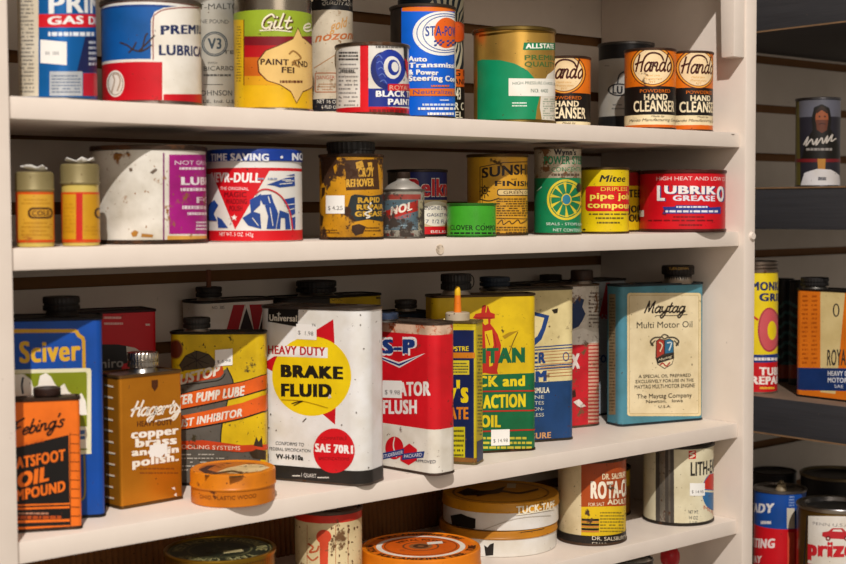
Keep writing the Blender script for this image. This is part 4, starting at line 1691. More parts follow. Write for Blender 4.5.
# tall white tin behind
i = tin('oil_tin', 'white tin with red and black slanted bars behind the yellow pump lube tin', 'tin', 2, 201, .198, 279, .198, .05, .016, 300.5, 190, body=('#d8d3ca', .2, .4), rim=('#2a2420', .5, .5, .5), top=('#6a625a', .5, .5, .6))
S = i.S.frame(150, 300, 5.64)
S.wear = .2
S.txt('NO. 385', 350, 52, 420, 50, 17, '#2a2622', .03)
S.poly([(470, 28), (540, 26), (500, 168), (460, 260), (400, 260), (432, 165)], '#a8141e')
S.poly([(560, 26), (640, 24), (612, 166), (585, 166)], '#a8141e')
S.poly([(543, 45), (582, 166), (600, 260), (470, 260), (506, 168)], '#16130f')
S.poly([(644, 60), (680, 50), (690, 168), (616, 166)], '#16130f')
S.line([(536, 26), (500, 168)], 4, '#d8d3ca', 'label', curve=False)
S.bake(i.root)
c, r, zt = screw_cap(i, 195.5, 222, 287.5, ('#241f1b', .35, .5), .5)
# thin wooden stick stuck through the cap
turned(i.root, 'stick', c + Vector((.0, .0)), zt - .002, [(.0028, 0), (.0030, .01), (.0028, .0215), (.0022, .0218)], ('#7a4a30', .2, .7), n=10)

# tin behind the brake fluid
i = tin('oil_tin', 'dark tin with a yellow strip peeping over the brake fluid tin', 'tin', 2, 286, .196, 386, .190, .052, .016, 293.5, 375, body=('#2a2620', .3, .5), rim=('#241f1b', .5, .5, .5), top=('#2c2824', .5, .5, .5))
S = i.S.frame(160, 270, 3.66)
S.wear = .25
S.poly([(622, 88), (850, 88), (850, 200), (622, 200)], '#c9a51c')
S.txt('OMC', 628, 113, 668, 112, 13, '#2a2010', .05)
S.fine(790, 96, 810, 108, 1, '#2a2010', 1, .6)
S.bake(i.root)
screw_cap(i, 296, 336.5, 281.5, ('#1f1b18', .4, .5), .45)

# brake fluid, the hero
A_, B_ = on_plane(268.5, 477, 2, SZ[2]), on_plane(359.5, 486.0, 2, SZ[2])
i = tin('brake_fluid_tin', 'big white brake fluid tin with a yellow circle and red triangle', 'tin', 2, 256.5, .108, 364.5, -.011, .058, .019, 307.5, 330, body=('#dcdad6', .25, .35), rim=('#6a6058', .5, .35, .9), top=('#5a5048', .5, .4, .8))
S = i.S.frame(250, 290, 5.64)
S.wear = .17
S.rust = '#4a3a2e'
S.zband(.003, i.h - .003, '#e2e0dd')
S.poly([(470, 165), (100, 398), (60, 400), (130, 460), (480, 760), (484, 640), (476, 275)], '#c4101e')
S.ell(348, 486, 223, 224, '#e8c80f', n=64)
S.poly([(100, 310), (438, 326), (438, 384), (100, 372)], '#e6e4e1')
S.txt('HEAVY DUTY', 103, 358, 424, 371, 46, '#b3141e', .035)
S.txt('BRAKE', 174, 488, 526, 502, 66, '#1d1a12', .065)
S.txt('FLUID', 176, 598, 462, 602, 68, '#1d1a12', .065)
S.poly([(104, 92), (274, 94), (270, 208), (102, 178)], '#17130f')
S.txt('Universal', 110, 172, 266, 178, 34, '#e4dfd2', .03)
S.line([(163, 126), (163, 142)], 4, '#e4dfd2', curve=False)
S.line([(154, 134), (172, 135)], 4, '#e4dfd2', curve=False)
S.sticker(262, 190, 376, 276, None, 6, '#e2ded8')
S.txt('$  1.98', 272, 250, 358, 258, 22, '#4a4642', .0, 0, 'price_sticker')
S.txt('76', 350, 204, 372, 206, 14, '#4a4642', .02, 0, 'price_sticker')
B2 = 564
S.txt('CONFORMS TO', 146, 308 + B2, 306, 318 + B2, 19, '#25221f', .01, .2)
S.txt('FEDERAL SPECIFICATION', 112, 338 + B2, 342, 352 + B2, 17, '#25221f', .03)
S.txt('VV-H-910a', 148, 386 + B2, 302, 396 + B2, 26, '#25221f', .05)
S.zband(.001, .0165, '#26221f')
S.ell(475, 342 + B2, 116, 126, '#cf1420', n=48)
S.txt('COMPATIBLE', 400, 282 + B2, 548, 282 + B2, 18, '#7a0d14', .03)
S.txt('SAE 70R1', 368, 346 + B2, 582, 358 + B2, 44, '#f1ecea', .055)
S.txt('SPECIFICATIONS', 388, 394 + B2, 562, 398 + B2, 17, '#7a0d14', .03)
S.txt('1 QUART', 292, 488 + B2, 376, 496 + B2, 22, '#d9d4cc', .04)
S.fine(240, 478 + B2, 286, 488 + B2, 1, '#d9d4cc', .95, .7)
S.fine(382, 488 + B2, 448, 498 + B2, 1, '#d9d4cc', .95, .7)
S.line([(180, 618), (300, 626), (440, 664)], 3, '#a8820c', 'label')
S.line([(238, 640), (270, 630), (300, 626), (276, 636), (250, 650)], 5, '#2a2216', 'label')
S.line([(300, 742), (318, 724)], 5, '#4a4038', 'label', curve=False)
S.line([(446, 610), (452, 590), (458, 606)], 6, '#d8d2c8')
for x, y in ((622, 140), (622, 196), (540, 90), (640, 330), (520, 760), (150, 790), (600, 690), (120, 700), (110, 775), (665, 1000)):
    S.ell(x, y, 4, 4, '#5a5048', n=8)
S.bake(i.root)

# tin with a low black cap behind the radiator flush
i = tin('oil_tin', 'low dark tin with a black cap behind the red radiator flush tin', 'tin', 2, 368, .128, 430, .128, .045, .012, 312, 400, body=('#14202c', .3, .45), rim=('#1a1614', .5, .5, .4), top=('#1f1a18', .5, .5, .4))
screw_cap(i, 394.5, 417, 300.5, ('#2c2622', .35, .5), .5)

# radiator flush
A_, B_ = on_plane(384, 470, 2, SZ[2]), on_plane(440, 476.5, 2, SZ[2])
i = tin('radiator_flush_tin', 'red and white radiator flush tin jutting over the shelf edge', 'tin', 2, 352, .115, 434.5, -.016, .038, .012, 320.5, 400, body=('#c4121c', .25, .35), rim=('#5a4a40', .6, .4, .8), top=('#8a7c70', .55, .35, .9))
S = i.S.frame(370, 260, 3.525)
S.wear = .25
S.rust = '#5a3020'
zc = S.map(170, 592)[1]
S.zband(zc, i.h - .0045, '#cf1420')
S.zband(.001, zc, '#e0d9cc')
zr = S.map(170, 262)[1]
S.zband(zr, i.h - .003, ('#d9b79c', .75, .45, 0, '#b3562c', 60))
S.txt('S-P', 36, 332, 166, 332, 56, '#e6e2e0', .12)
S.txt('S-P', 44, 328, 159, 328, 46, '#1d3878', .07)
S.poly([(0, 326), (44, 340), (102, 360), (196, 328), (104, 380), (44, 352), (0, 340)], '#e6e2e0')
S.poly([(0, 330), (44, 344), (102, 366), (180, 335), (104, 374), (44, 350), (0, 338)], '#1d3878')
S.txt('RADIATOR', 16, 480, 214, 476, 46, '#ece6e2', .05)
S.txt('FLUSH', 46, 541, 166, 541, 46, '#ece6e2', .05)
S.sticker(45, 424, 113, 485, '$ 9.98', 2, h=15)
F2 = lambda X, Y: (X / 3.133 * 3.525 + (340 - 370) * 3.525, Y / 3.133 * 3.525 + (400 - 260) * 3.525)


def P2(*pts):
    return [F2(*p) for p in pts]


x, y = F2(171, 150)
S.ell(x, y, 32, 40, '#cc1420')
S.line(P2((172, 118), (168, 145), (178, 178)), 4, '#e0d9cc', 'label')
S.poly(P2((218, 136), (242, 154), (242, 188), (216, 204), (190, 190), (190, 156)), '#cc1420')
S.poly(P2((134, 166), (202, 152), (200, 172), (134, 186)), '#1d3878')
S.poly(P2((198, 168), (266, 160), (262, 180), (194, 188)), '#1d3878')
a, b = F2(136, 182), F2(198, 168)
S.txt('STUDEBAKER', a[0], a[1], b[0], b[1], 12, '#e6e2ea', .04)
a, b = F2(202, 182), F2(258, 176)
S.txt('PACKARD', a[0], a[1], b[0], b[1], 12, '#e6e2ea', .04)
a, b = F2(238, 194), F2(300, 197)
S.txt('APPROVED', a[0], a[1], b[0], b[1], 10, '#3a3a4c', .03)
S.bake(i.root)
screw_cap(i, 374, 398.5, 313.5, ('#4a5a78', .3, .3, .7), .5, style='plain', at=1.575)

# narrow blue and yellow tin with the orange spout
i = tin('oiler_tin', 'narrow navy and yellow oiler tin with a pointed orange spout', 'tin', 2, 434, .050, 475.5, .006, .030, .004, 321, 465, body=('#c9b41c', .3, .4), rim=('#8a7a50', .5, .4, .8), top=('#b5a878', .5, .35, .8))
S = i.S.frame(370, 260, 3.525)
S.wear = .25
S.rust = '#6a4a1c'
S.poly([(226, 235), (366, 238), (366, 740), (226, 730)], '#15234f')
S.rect(226, 236, 372, 247, '#d9c21c')
S.rect(226, 326, 370, 346, '#c97a1c')
S.txt('TOPSTRE', 256, 322, 348, 320, 16, '#e0c81c', .03)
S.rect(250, 354, 350, 404, '#d9c832')
S.fine(292, 360, 346, 400, 4, '#3a4a3a', .9, .45)
S.txt("Lay's", 214, 502, 347, 500, 72, '#e6cc18', .05)
S.txt('LUBRATE', 198, 560, 347, 560, 40, '#d8801c', .05)
a, b = F2(346, 84), F2(392, 186)
S.rect(a[0], a[1], b[0], b[1], '#c9bc1c')
S.fine(a[0] + 4, a[1] + 6, b[0] - 4, b[1] - 6, 6, '#4a4a1c', .95, .45)
S.zband(.001, .008, ('#8a5a24', .7, .5, 0, '#3a2210'))
S.fine(378, 260, 396, 620, 30, '#5a5a28', .8, .4, 'side_label')
a, b = F2(428, 150), F2(448, 194)
S.poly([(376, 640), (402, 630), (402, 720), (376, 720)], '#1c2c58', 'side_label')
S.bake(i.root)
c0 = i.M0 + i.bk * i.D * .5
az = azim(457.5)
O = Vector((CAM.x, CAM.y))
dd = Vector((math.sin(az), math.cos(az)))
rho = (c0 - O).dot(i.bk) / dd.dot(i.bk)
c = plan(az, rho)
px = rho / FPX
turned(i.root, 'collar', c, i.z + i.h - .001, [(11.5 * px, 0), (12.2 * px, .001), (12.2 * px, 7.5 * px), (11 * px, 8.5 * px), (4 * px, 8.6 * px)], ('#c9b9a0', .4, .4, .2), n=32)
zt = i.z + i.h - .001 + 8.4 * px
turned(i.root, 'spout', c, zt, [(3.9 * px, 0), (3.5 * px, 10 * px), (3.1 * px, 16 * px), (3.0 * px, 17 * px)], ('#e0761a', .1, .4), n=20)
turned(i.root, 'spout_tip', c, zt + 17 * px, [(3.0 * px, 0), (3.2 * px, 1 * px), (3.0 * px, 5 * px), (2.1 * px, 8 * px), (.8 * px, 9 * px)], ('#e6b41c', .1, .4), n=20)

# yellow and green oil tin
i = tin('oil_tin', 'yellow and green oil tin with a red pilgrim figure and black cap', 'tin', 2, 433, .084, 537, .030, .038, .010, 294, 500, body=('#c9a416', .3, .35), rim=('#4a3a28', .6, .4, .8), top=('#3a3028', .5, .45, .7))
S = i.S.frame(370, 260, 3.525)
S.wear = .28
S.rust = '#4a3214'
zc = S.map(480, 402)[1]
S.zband(zc, i.h - .0035, '#dbb914')
S.zband(.001, zc, '#11653c')
RD = '#b8281a'
S.poly([(362, 205), (372, 190), (392, 186), (394, 165), (402, 158), (416, 162), (424, 184), (440, 190), (440, 206), (425, 208), (424, 225), (436, 240), (450, 262), (462, 300), (458, 340), (448, 390), (452, 402), (425, 402), (405, 398), (388, 400), (384, 330), (376, 280), (378, 240), (386, 225), (384, 210)], RD)
S.poly([(398, 208), (416, 208), (417, 224), (405, 230), (398, 222)], '#dbb914')
S.poly([(404, 252), (430, 246), (436, 300), (428, 318), (408, 318)], '#dbb914')
S.poly([(420, 340), (436, 335), (432, 372), (420, 376)], '#dbb914')
for pts in ([(412, 160), (408, 184)], [(410, 262), (422, 300)], [(436, 262), (444, 300), (440, 320)], [(372, 204), (432, 204)]):
    S.line(pts, 3, '#dbb914' if pts[0][0] == 412 else '#8f1c12', 'label', curve=False)
S.txt('PURITAN', 268, 366, 546, 359, 50, '#11653c', .06)
S.line([(490, 330), (504, 290), (520, 255)], 3, '#6a4a18', 'label')
S.poly([(466, 268), (490, 255), (525, 248), (500, 262), (475, 278)], '#a88414')
S.txt('QUICK and', 276, 448, 546, 443, 36, '#e6cc1c', .045)
S.line([(230, 466), (600, 460)], 5, '#b8281a', 'label', curve=False)
S.txt('ACTION', 398, 522, 548, 516, 44, '#e6cc1c', .055)
S.line([(230, 537), (600, 529)], 5, '#b8281a', 'label', curve=False)
a, b = F2(440, 84), F2(503, 84)
S.txt('OIL', a[0], a[1], b[0], b[1], 40, '#e6cc1c', .055)
a, b = F2(400, 100), F2(620, 92)
S.line([a, b], 5, '#b8281a', 'label', curve=False)
a, b = F2(448, 112), F2(600, 156)
S.fine(a[0], a[1], b[0], b[1], 3, '#c9bc3a', .9, .5)
a, b = F2(473, 93), F2(531, 143)
S.sticker(a[0], a[1], b[0], b[1], '$ 14.98', -2, h=12)
S.bake(i.root)
c, r, zt = screw_cap(i, 440.5, 471.5, 274.5, ('#14110f', .25, .45), .5)
bm = bmesh.new()                           # wire loop hanging from the cap
r_, u_ = [], 14
for k in range(u_):
    a = 2 * math.pi * k / u_
    cx, cz = r * .30 * math.cos(a), r * .42 * math.sin(a)
    for j in range(6):
        b = 2 * math.pi * j / 6
        rr = .0007
        r_.append(bm.verts.new((c.x + r * 1.08 + cx + rr * math.cos(b) * math.cos(a) - i.root.location.x, c.y - r * .2 + rr * math.sin(b) - i.root.location.y, zt - .010 + cz + rr * math.cos(b) * math.sin(a) - i.root.location.z)))
for k in range(u_):
    for j in range(6):
        bm.faces.new((r_[k * 6 + j], r_[k * 6 + (j + 1) % 6], r_[(k + 1) % u_ * 6 + (j + 1) % 6], r_[(k + 1) % u_ * 6 + j]))
finish(bm, 'wire_loop', PM('#4a443e', .3, .4, .8), i.root)

# cream and blue formula tin
i = tin('oil_tin', 'cream and blue tin with a blue shield, beside the yellow and green oil tin', 'tin', 2, 492, .092, 575.5, .054, .046, .012, 287.5, 560, body=('#cdbb84', .3, .4), rim=('#4a4238', .6, .4, .8), top=('#3a342e', .5, .45, .7))
S = i.S.frame(370, 260, 3.525)
S.wear = .3
zc = S.map(640, 428)[1]
S.zband(zc, i.h - .0035, '#dccb94')
S.zband(.001, zc, '#1b3f6e')
S.poly([(560, 178), (632, 196), (618, 245), (604, 280), (580, 302), (560, 300)], '#1d3f7c')
S.poly([(560, 192), (614, 204), (604, 240), (590, 268), (570, 284), (560, 284)], '#dccb94')
for y in (302, 312, 370, 380):
    S.line([(540, y + 8), (620, y + 3), (725, y - 5)], 4, '#1d3f7c', 'label')
for t in range(9):
    S.line([(600, 325 + t * 11), (725, 316 + t * 11)], 2, '#b86a3c', 'label', curve=False)
S.txt('POWER', 470, 366, 618, 362, 36, '#1d3f7c', .05)
S.rect(576, 388, 624, 430, '#dccb94')
S.txt('M', 582, 430, 622, 426, 36, '#1d3f7c', .06)
S.ring(690, 340, 11, 16, 3, '#3a4a7c')
S.poly([(640, 175), (662, 170), (660, 186), (648, 188)], '#2a2218')
S.txt('FORMULA', 552, 470, 632, 467, 19, '#e3dcc0', .03)
for q, st in enumerate(('FINE', 'VITES', 'CON-', 'PRESS')):
    S.txt(st, 560, 490 + q * 21, 612, 488 + q * 21, 12, '#c9c8b8', .03)
a, b = F2(596, 122), F2(660, 118)
S.txt('PRESSURE', a[0] - 60, a[1] + 3, b[0], b[1], 20, '#d6a06a', .03)
S.bake(i.root)
screw_cap(i, 479.5, 510, 277.5, ('#1c2634', .3, .45), .5)

# red and white rusty tin
i = tin('oil_tin', 'rusty red and white tin with rounded ends, left of the pale blue motor oil tin', 'tin', 2, 545, .128, 605, .110, .046, .021, 284, 585, body=('#c9bfb0', .5, .4), rim=('#6a5a4a', .7, .45, .7), top=('#5a4a3c', .6, .45, .7))
S = i.S.frame(370, 260, 3.525)
S.wear = .5
S.rust = '#6a4a30'
zc = S.map(770, 290)[1]
S.zband(zc, i.h - .003, ('#d2cabd', .6, .4, 0, '#6a4a30'))
S.zband(.001, zc, '#c4202a')
S.poly([(700, 170), (735, 130), (755, 140), (748, 165), (760, 190), (748, 215), (735, 235), (712, 245)], '#24365c')
S.poly([(690, 290), (715, 250), (750, 240), (790, 255), (840, 250), (840, 296), (690, 300)], '#e6dfd4')
S.poly([(770, 292), (840, 290), (840, 700), (768, 700)], '#d8a890')
for t in range(24):
    S.line([(770, 302 + t * 13), (838, 300 + t * 13)], 5, '#b83a34', 'label', curve=False)
S.fine(770, 110, 835, 240, 10, '#6a5a50', .8, .4)
S.txt('X', 706, 384, 738, 380, 50, '#e6d8d0', .06)
S.poly([(715, 500), (735, 490), (760, 515), (740, 520), (725, 510)], '#e6d8d0')
S.poly([(712, 460), (722, 455), (725, 480), (712, 485)], '#3a1c16')
S.bake(i.root)
screw_cap(i, 570.5, 593, 270.5, ('#3a2a22', .5, .5, .3), .5, style='plain')

# dark tin behind, only cap and shoulder showing
i = tin('oil_tin', 'dark brown tin, only its cap and shoulder showing behind the cream and blue tin', 'tin', 2, 512, .196, 584, .196, .05, .014, 282.5, 550, body=('#2c2420', .4, .5), rim=('#241e1a', .5, .5, .4), top=('#2a241f', .5, .5, .4))
screw_cap(i, 539.5, 562, 275, ('#2c211b', .5, .55, .2), .5, style='plain')

# pale tin at the back by the corner
i = tin('oil_tin', 'pale grey tin with a red triangle in the back corner behind the motor oil tin', 'tin', 2, 594, .172, 627, .172, .05, .006, 279, 612, body=('#a3aab0', .3, .45), rim=('#4a4440', .6, .5, .6), top=('#4a4440', .5, .5, .6))
S = i.S.frame(560, 260, 3.525)
S.wear = .25
S.poly([(140, 190), (163, 80), (176, 80), (176, 195)], '#a31c22')
S.txt('MAN', 132, 206, 178, 208, 20, '#b02028', .04)
S.txt('FOR', 132, 362, 178, 360, 26, '#2a4a7c', .04)
S.bake(i.root)

# pale blue motor oil tin
i = tin('oil_tin', 'pale blue motor oil tin with a framed cream label and black cap', 'tin', 2, 620.5, .084, 704.5, .049, .038, .008, 283.5, 660, body=('#4c8798', .35, .4), rim=('#2e3a40', .5, .45, .6), top=('#3a342e', .5, .5, .6))
S = i.S.frame(560, 260, 3.525)
S.wear = .22
S.rust = '#5a4a34'
S.rrect(237, 116, 497, 550, 10, '#e6cf98')
S.rrect(240, 120, 493, 546, 9, '#e0d0aa')
S.rrect(243, 123, 490, 543, 8, '#b9a06a', 'label', 2)
S.rect(172, 120, 196, 545, '#8a7a5c', 'side_label')
S.fine(174, 130, 194, 535, 36, '#4a3c28', .8, .4, 'side_label')
S.pen('Maytag', 298, 186, 438, 184, 21, 6, '#2c2119', .3)
S.line([(335, 200), (345, 196), (400, 196), (448, 192)], 2.5, '#2c2119')
S.txt('Multi Motor Oil', 270, 241, 466, 237, 22, '#2c2822', .0)
S.poly([(338, 285), (350, 276), (368, 282), (386, 276), (400, 285), (402, 345), (395, 368), (368, 384), (343, 368), (336, 345)], '#3a3026')
S.poly([(340, 287), (350, 279), (366, 284), (366, 330), (340, 345)], '#a8382c')
S.poly([(370, 284), (386, 279), (398, 287), (399, 325), (370, 330)], '#2f6a8c')
S.poly([(340, 348), (399, 328), (400, 345), (342, 364)], '#2a241e')
S.poly([(344, 366), (399, 348), (393, 366), (368, 381)], '#e0d0aa')
S.line([(352, 370), (362, 364), (374, 374), (386, 362)], 5, '#a8382c', 'lettering')
S.txt('Maytag', 346, 358, 394, 342, 9, '#d8caa8', .02, .2)
S.line([(350, 290), (360, 300), (352, 322)], 4, '#e0d0aa', 'lettering')
S.line([(378, 292), (392, 292), (384, 318)], 4, '#d0dce0', 'lettering')
S.line([(368, 262), (358, 268), (368, 278), (380, 268), (368, 262)], 4, '#4a4034')
for sg in (-1, 1):
    S.line([(368 + sg * 12, 272), (368 + sg * 36, 274), (368 + sg * 50, 288), (368 + sg * 40, 302), (368 + sg * 46, 292)], 5, '#4a4438')
    S.line([(368 + sg * 34, 284), (368 + sg * 48, 300)], 4, '#4a4438')
S.txt('A SPECIAL OIL PREPARED', 276, 416, 460, 411, 11, '#3a3026', .015)
S.txt('EXCLUSIVELY FOR USE IN THE', 266, 434, 470, 428, 11, '#3a3026', .015)
S.txt('MAYTAG MULTI-MOTOR ENGINE', 262, 454, 474, 448, 13, '#3a3026', .02)
S.txt('The Maytag Company', 270, 488, 464, 483, 15, '#3a3026', .01)
S.txt('Newton,   Iowa', 302, 504, 432, 500, 11, '#3a3026', .01)
S.txt('U.S.A.', 346, 521, 390, 520, 9, '#3a3026', .01)
S.bake(i.root)
c, r, zt = screw_cap(i, 661.5, 694.5, 266, ('#1c1510', .35, .4, .3), .5, style='flare')
L = Surf(*circle(c, r), zt - .01, .01, i.root.location)
L.uc = 678
L.frame(590, 230, 4.976)
L.wear = 0
L.txt('TURN DOWN', 392, 198, 490, 197, 12, '#b08a3c', .03)
L.bake([o for o in i.root.children if o.name.split('.')[0] == 'cap'][0])

# small round orange tin at the shelf's edge
i = can('compound_tin', 'small round orange tin standing at the edge of the third shelf', 'tin', 2, 190.7, 275.7, 475, vb=508, body=('#d0760f', .35, .4, 0, '#5a2a0c'), style='slip', lid=('#d67c12', .4, .38, 0, '#5a2a0c', 50), lidh=.0165)
D = Disc(i.c, i.z + i.h - .0010, i.root.location)
D.frame(150, 390, 4.515)
D.wear = .5
D.mring(i.R * .10, i.R * .80, '#b8651c')
D.poly([(300, 372), (350, 352), (430, 336), (500, 336), (540, 350), (500, 366), (400, 378)], '#dcc79a')
D.poly([(220, 360), (260, 342), (300, 338), (260, 360), (300, 372), (250, 378)], '#2a1c16')
D.line([(250, 385), (330, 372), (380, 368), (420, 384), (360, 392)], 9, '#3a2418', 'label')
D.bake([o for o in i.root.children if o.name.startswith('lid')][0])
S = i.S.frame(150, 390, 4.515)
S.wear = .35
S.txt('OHIO. PLASTIC WOOD', 225, 488, 480, 484, 17, '#7a3c0c', .02)
S.bake(i.root)

# ------------------------------------------------------------ lowest shelf in view
def sheet():
    """fluted brown cardboard standing along the back"""
    bm = bmesh.new()
    root = Vector((.42, WY - .010, SZ[3] + .0003))
    n = 420
    x0, x1 = .03, .80
    rows = [[], []]
    for j, zz in enumerate((SZ[3] + .0003, SZ[3] + .105)):
        for q in range(n + 1):
            x = x0 + (x1 - x0) * q / n
            rows[j].append(bm.verts.new((x - root.x, WY - .012 + .0016 * math.sin(q * math.pi / 2.0) + j * .006 - root.y, zz - root.z)))
    for q in range(n):
        bm.faces.new((rows[0][q], rows[0][q + 1], rows[1][q + 1], rows[1][q]))
    o = finish(bm, 'cardboard_sheet', PM('#8f5e32', .3, .8, 0, '#3a2210'), None)
    o.location = root
    md = o.modifiers.new('thickness', 'SOLIDIFY')
    md.thickness = .0012
    o['label'] = 'brown fluted cardboard sheet along the back of the lowest shelf'
    o['category'] = 'cardboard'


sheet()

# round tin with the dark printed top
i = can('tape_tin', 'round gold tin with a dark green printed top, leftmost on the lowest shelf', 'tin', 3, 165.5, 275, 561, hgt=.083, body=('#a8741c', .25, .3, .8, '#4a3010'), rim=('#a8822c', .3, .3, 1), lid=('#1d2218', .3, .4, .2), style='can')
D = Disc(i.c, i.z + i.h - .0022, i.root.location)
D.wear = .3
D.mring(0, i.R * .965, '#20261a')
D.mring(i.R * .92, i.R * .94, '#6a6438')
D.mring(i.R * .56, i.R * .60, '#5a5838')
D.mring(i.R * .50, i.R * .52, '#0f120c')
for st, am, sp in (('METAL', 150, 60), ('CENTRE', 90, 70), ('GENUINE', 20, 70), ('TAPE', -60, 44), ('CEMENT', -120, 60)):
    D.arctxt(st, i.R * .67, i.R * .2, am, sp, '#9a9464')
for t in range(8):
    a = math.radians(45 * t + 10)
    D.add([(i.R * .1 * math.cos(a - .5), i.R * .1 * math.sin(a - .5)), (i.R * .42 * math.cos(a), i.R * .42 * math.sin(a)), (i.R * .1 * math.cos(a + .5), i.R * .1 * math.sin(a + .5))], [(0, 1, 2)], '#4a4a34', 'label')
D.add([(.004, -.020), (.024, -.014), (.022, -.003), (.003, -.009)], [(0, 1, 2, 3)], '#a89c70', 'price_sticker')
D.bake(i.root)
S = i.S
S.wear = .2
for t in range(90):
    x = -S.L / 2 + S.L * t / 90
    if abs(x) < S.L * .3:
        S.add([(x, .004), (x + .0009, .004), (x + .0009, i.h - .004), (x, i.h - .004)], [(0, 1, 2, 3)], '#5c3c12', 'label')
S.bake(i.root)

# cream powder tin with the red figure
i = can('powder_tin', 'worn cream tin with a red band and red figure on it', 'tin', 3, 295, 362, 512.5, yf=.016, body=('#d8c79c', .4, .4), rim=('#5a4a40', .6, .45, .6), lid=('#8a7c6c', .5, .4, .8))
S = i.S.frame(260, 480, 4.23)
S.wear = .42
S.rust = '#6a4a2c'
S.band(150, 600, '#dcc89a')
S.band(150, 184, '#cf2f1c')
S.ell(270, 240, 32, 30, '#d0482a')
S.poly([(252, 262), (290, 262), (286, 400), (298, 560), (240, 560), (254, 400)], '#d0482a')
S.line([(205, 270), (225, 285), (210, 305), (240, 300), (248, 280)], 8, '#c4603a', 'label')
S.line([(200, 320), (222, 340), (245, 325)], 7, '#c4603a', 'label')
for x in (200, 320, 372):
    S.line([(x, 190), (x, 560)], 2.5, '#b06a44', 'label', curve=False)
rn = random.Random(9)
for t in range(26):
    S.ell(rn.uniform(300, 425), rn.uniform(190, 350), rn.uniform(2, 6), rn.uniform(2, 7), '#6a4a30', n=8)
S.bake(i.root)

# orange repair tape tin, seen from above
i = can('tape_tin', 'flat orange tin with a white ring printed on its lid', 'tin', 3, 361.5, 480.5, 560.5, hgt=.050, body=('#d8740f', .25, .4), style='slip', lid=('#dd7a10', .3, .38, 0, '#7a3a0c'), lidh=.020)
D = Disc(i.c, i.z + i.h - .0010, i.root.location)
D.wear = .22
D.rust = '#7a3a0c'
R_ = i.R
D.mring(0, R_ * .97, '#dd6f12')
D.mring(R_ * .66, R_ * .75, '#e6e0d4')
D.mring(R_ * .0, R_ * .66, '#cf5c10')
D.mring(R_ * .28, R_ * .31, '#5a3a24')
D.mring(R_ * .0, R_ * .20, '#8a5a34')
D.mring(R_ * .06, R_ * .13, '#4a2c1a')
D.mring(R_ * .60, R_ * .615, '#5a2a10')
D.arctxt('VULCANIZING TIRE', R_ * .80, R_ * .12, 90, 110, '#3a1a0c', bold=.05)
D.arctxt('VULCANIZING TIRE', R_ * .92, R_ * .12, -90, 110, '#3a1a0c', inward=True, bold=.05)
D.arctxt('TUBE', R_ * .92, R_ * .12, -10, 26, '#3a1a0c', inward=True, bold=.05)
D.arctxt('PATCH', R_ * .92, R_ * .12, -170, 32, '#3a1a0c', inward=True, bold=.05)
D.arctxt('METAL PATCH', R_ * .40, R_ * .10, 90, 120, '#5a2a10', bold=.03)
D.add([(R_ * .12, R_ * .10), (R_ * .38, R_ * .18), (R_ * .36, R_ * .34), (R_ * .10, R_ * .26)], [(0, 1, 2, 3)], '#ded8cc', 'price_sticker')
D.bake([o for o in i.root.children if o.name.split('.')[0] == 'lid'][0])

# two stacked tape tins
TG = 'stacked white tape tins with yellow lids'
lo = can('tape_tin', 'lower white tape tin with a yellow lid, bottom of the stack of two', 'tin', 3, 440, 557, 532, vb=557.5, body=('#dcd8d0', .2, .35), style='slip', lid=('#b8781a', .35, .4, 0, '#4a2c10'), lidh=.0100, group=TG)
S = lo.S.frame(340, 400, 3.133)
S.wear = .2
S.rust = '#3a2c20'
S.poly([(452, 455), (462, 462), (470, 452), (482, 448), (480, 486), (456, 488)], '#1f1a17')
S.poly([(548, 418), (640, 400), (640, 416), (552, 434)], '#2a231c')
S.bake(lo.root)
i = can('tape_tin', 'upper white tape tin with a scuffed yellow lid, top of the stack of two', 'tin', 3, 443, 558.8, 503.5, at=lo.d + .002, z=lo.z + lo.h + .0004, body=('#dcd8d2', .2, .35), style='slip', lid=('#d0921a', .35, .38, 0, '#5a3a14'), lidh=.0125, group=TG)
S = i.S.frame(340, 400, 3.133)
S.wear = .2
S.rust = '#3a2c20'
S.poly([(346, 362), (380, 356), (398, 364), (425, 372), (424, 402), (398, 406), (372, 396), (352, 392)], '#1c1714')
S.line([(440, 410), (552, 372), (660, 362)], 2.5, '#b8b0a4', 'label')
S.bake(i.root)
lidob = [o for o in i.root.children if o.name.split('.')[0] == 'lid'][0]
L = Surf(*circle(i.c, i.R + .0011), i.z, i.h, i.root.location)
L.uc = i.uc
L.frame(340, 400, 3.133)
L.wear = .15
L.txt('TUCK-TAPE', 552, 356, 672, 336, 22, '#efe6cc', .045)
L.line([(552, 360), (610, 352), (672, 340)], 2.5, '#efe6cc')
L.bake(lidob)
D = Disc(i.c, i.z + i.h - .0010, i.root.location)
D.frame(340, 400, 3.133)
D.wear = .4
D.mring(i.R * .80, i.R * .84, '#8a5a14')
D.poly([(365, 290), (400, 276), (440, 284), (480, 282), (520, 270), (500, 292), (440, 298), (390, 300)], '#2a1c12')
D.line([(430, 300), (500, 286), (560, 292), (620, 280)], 6, '#4a3014', 'label')
D.poly([(524, 262), (552, 262), (550, 276), (522, 276)], '#d8c9a4', 'price_sticker')
D.bake(lidob)

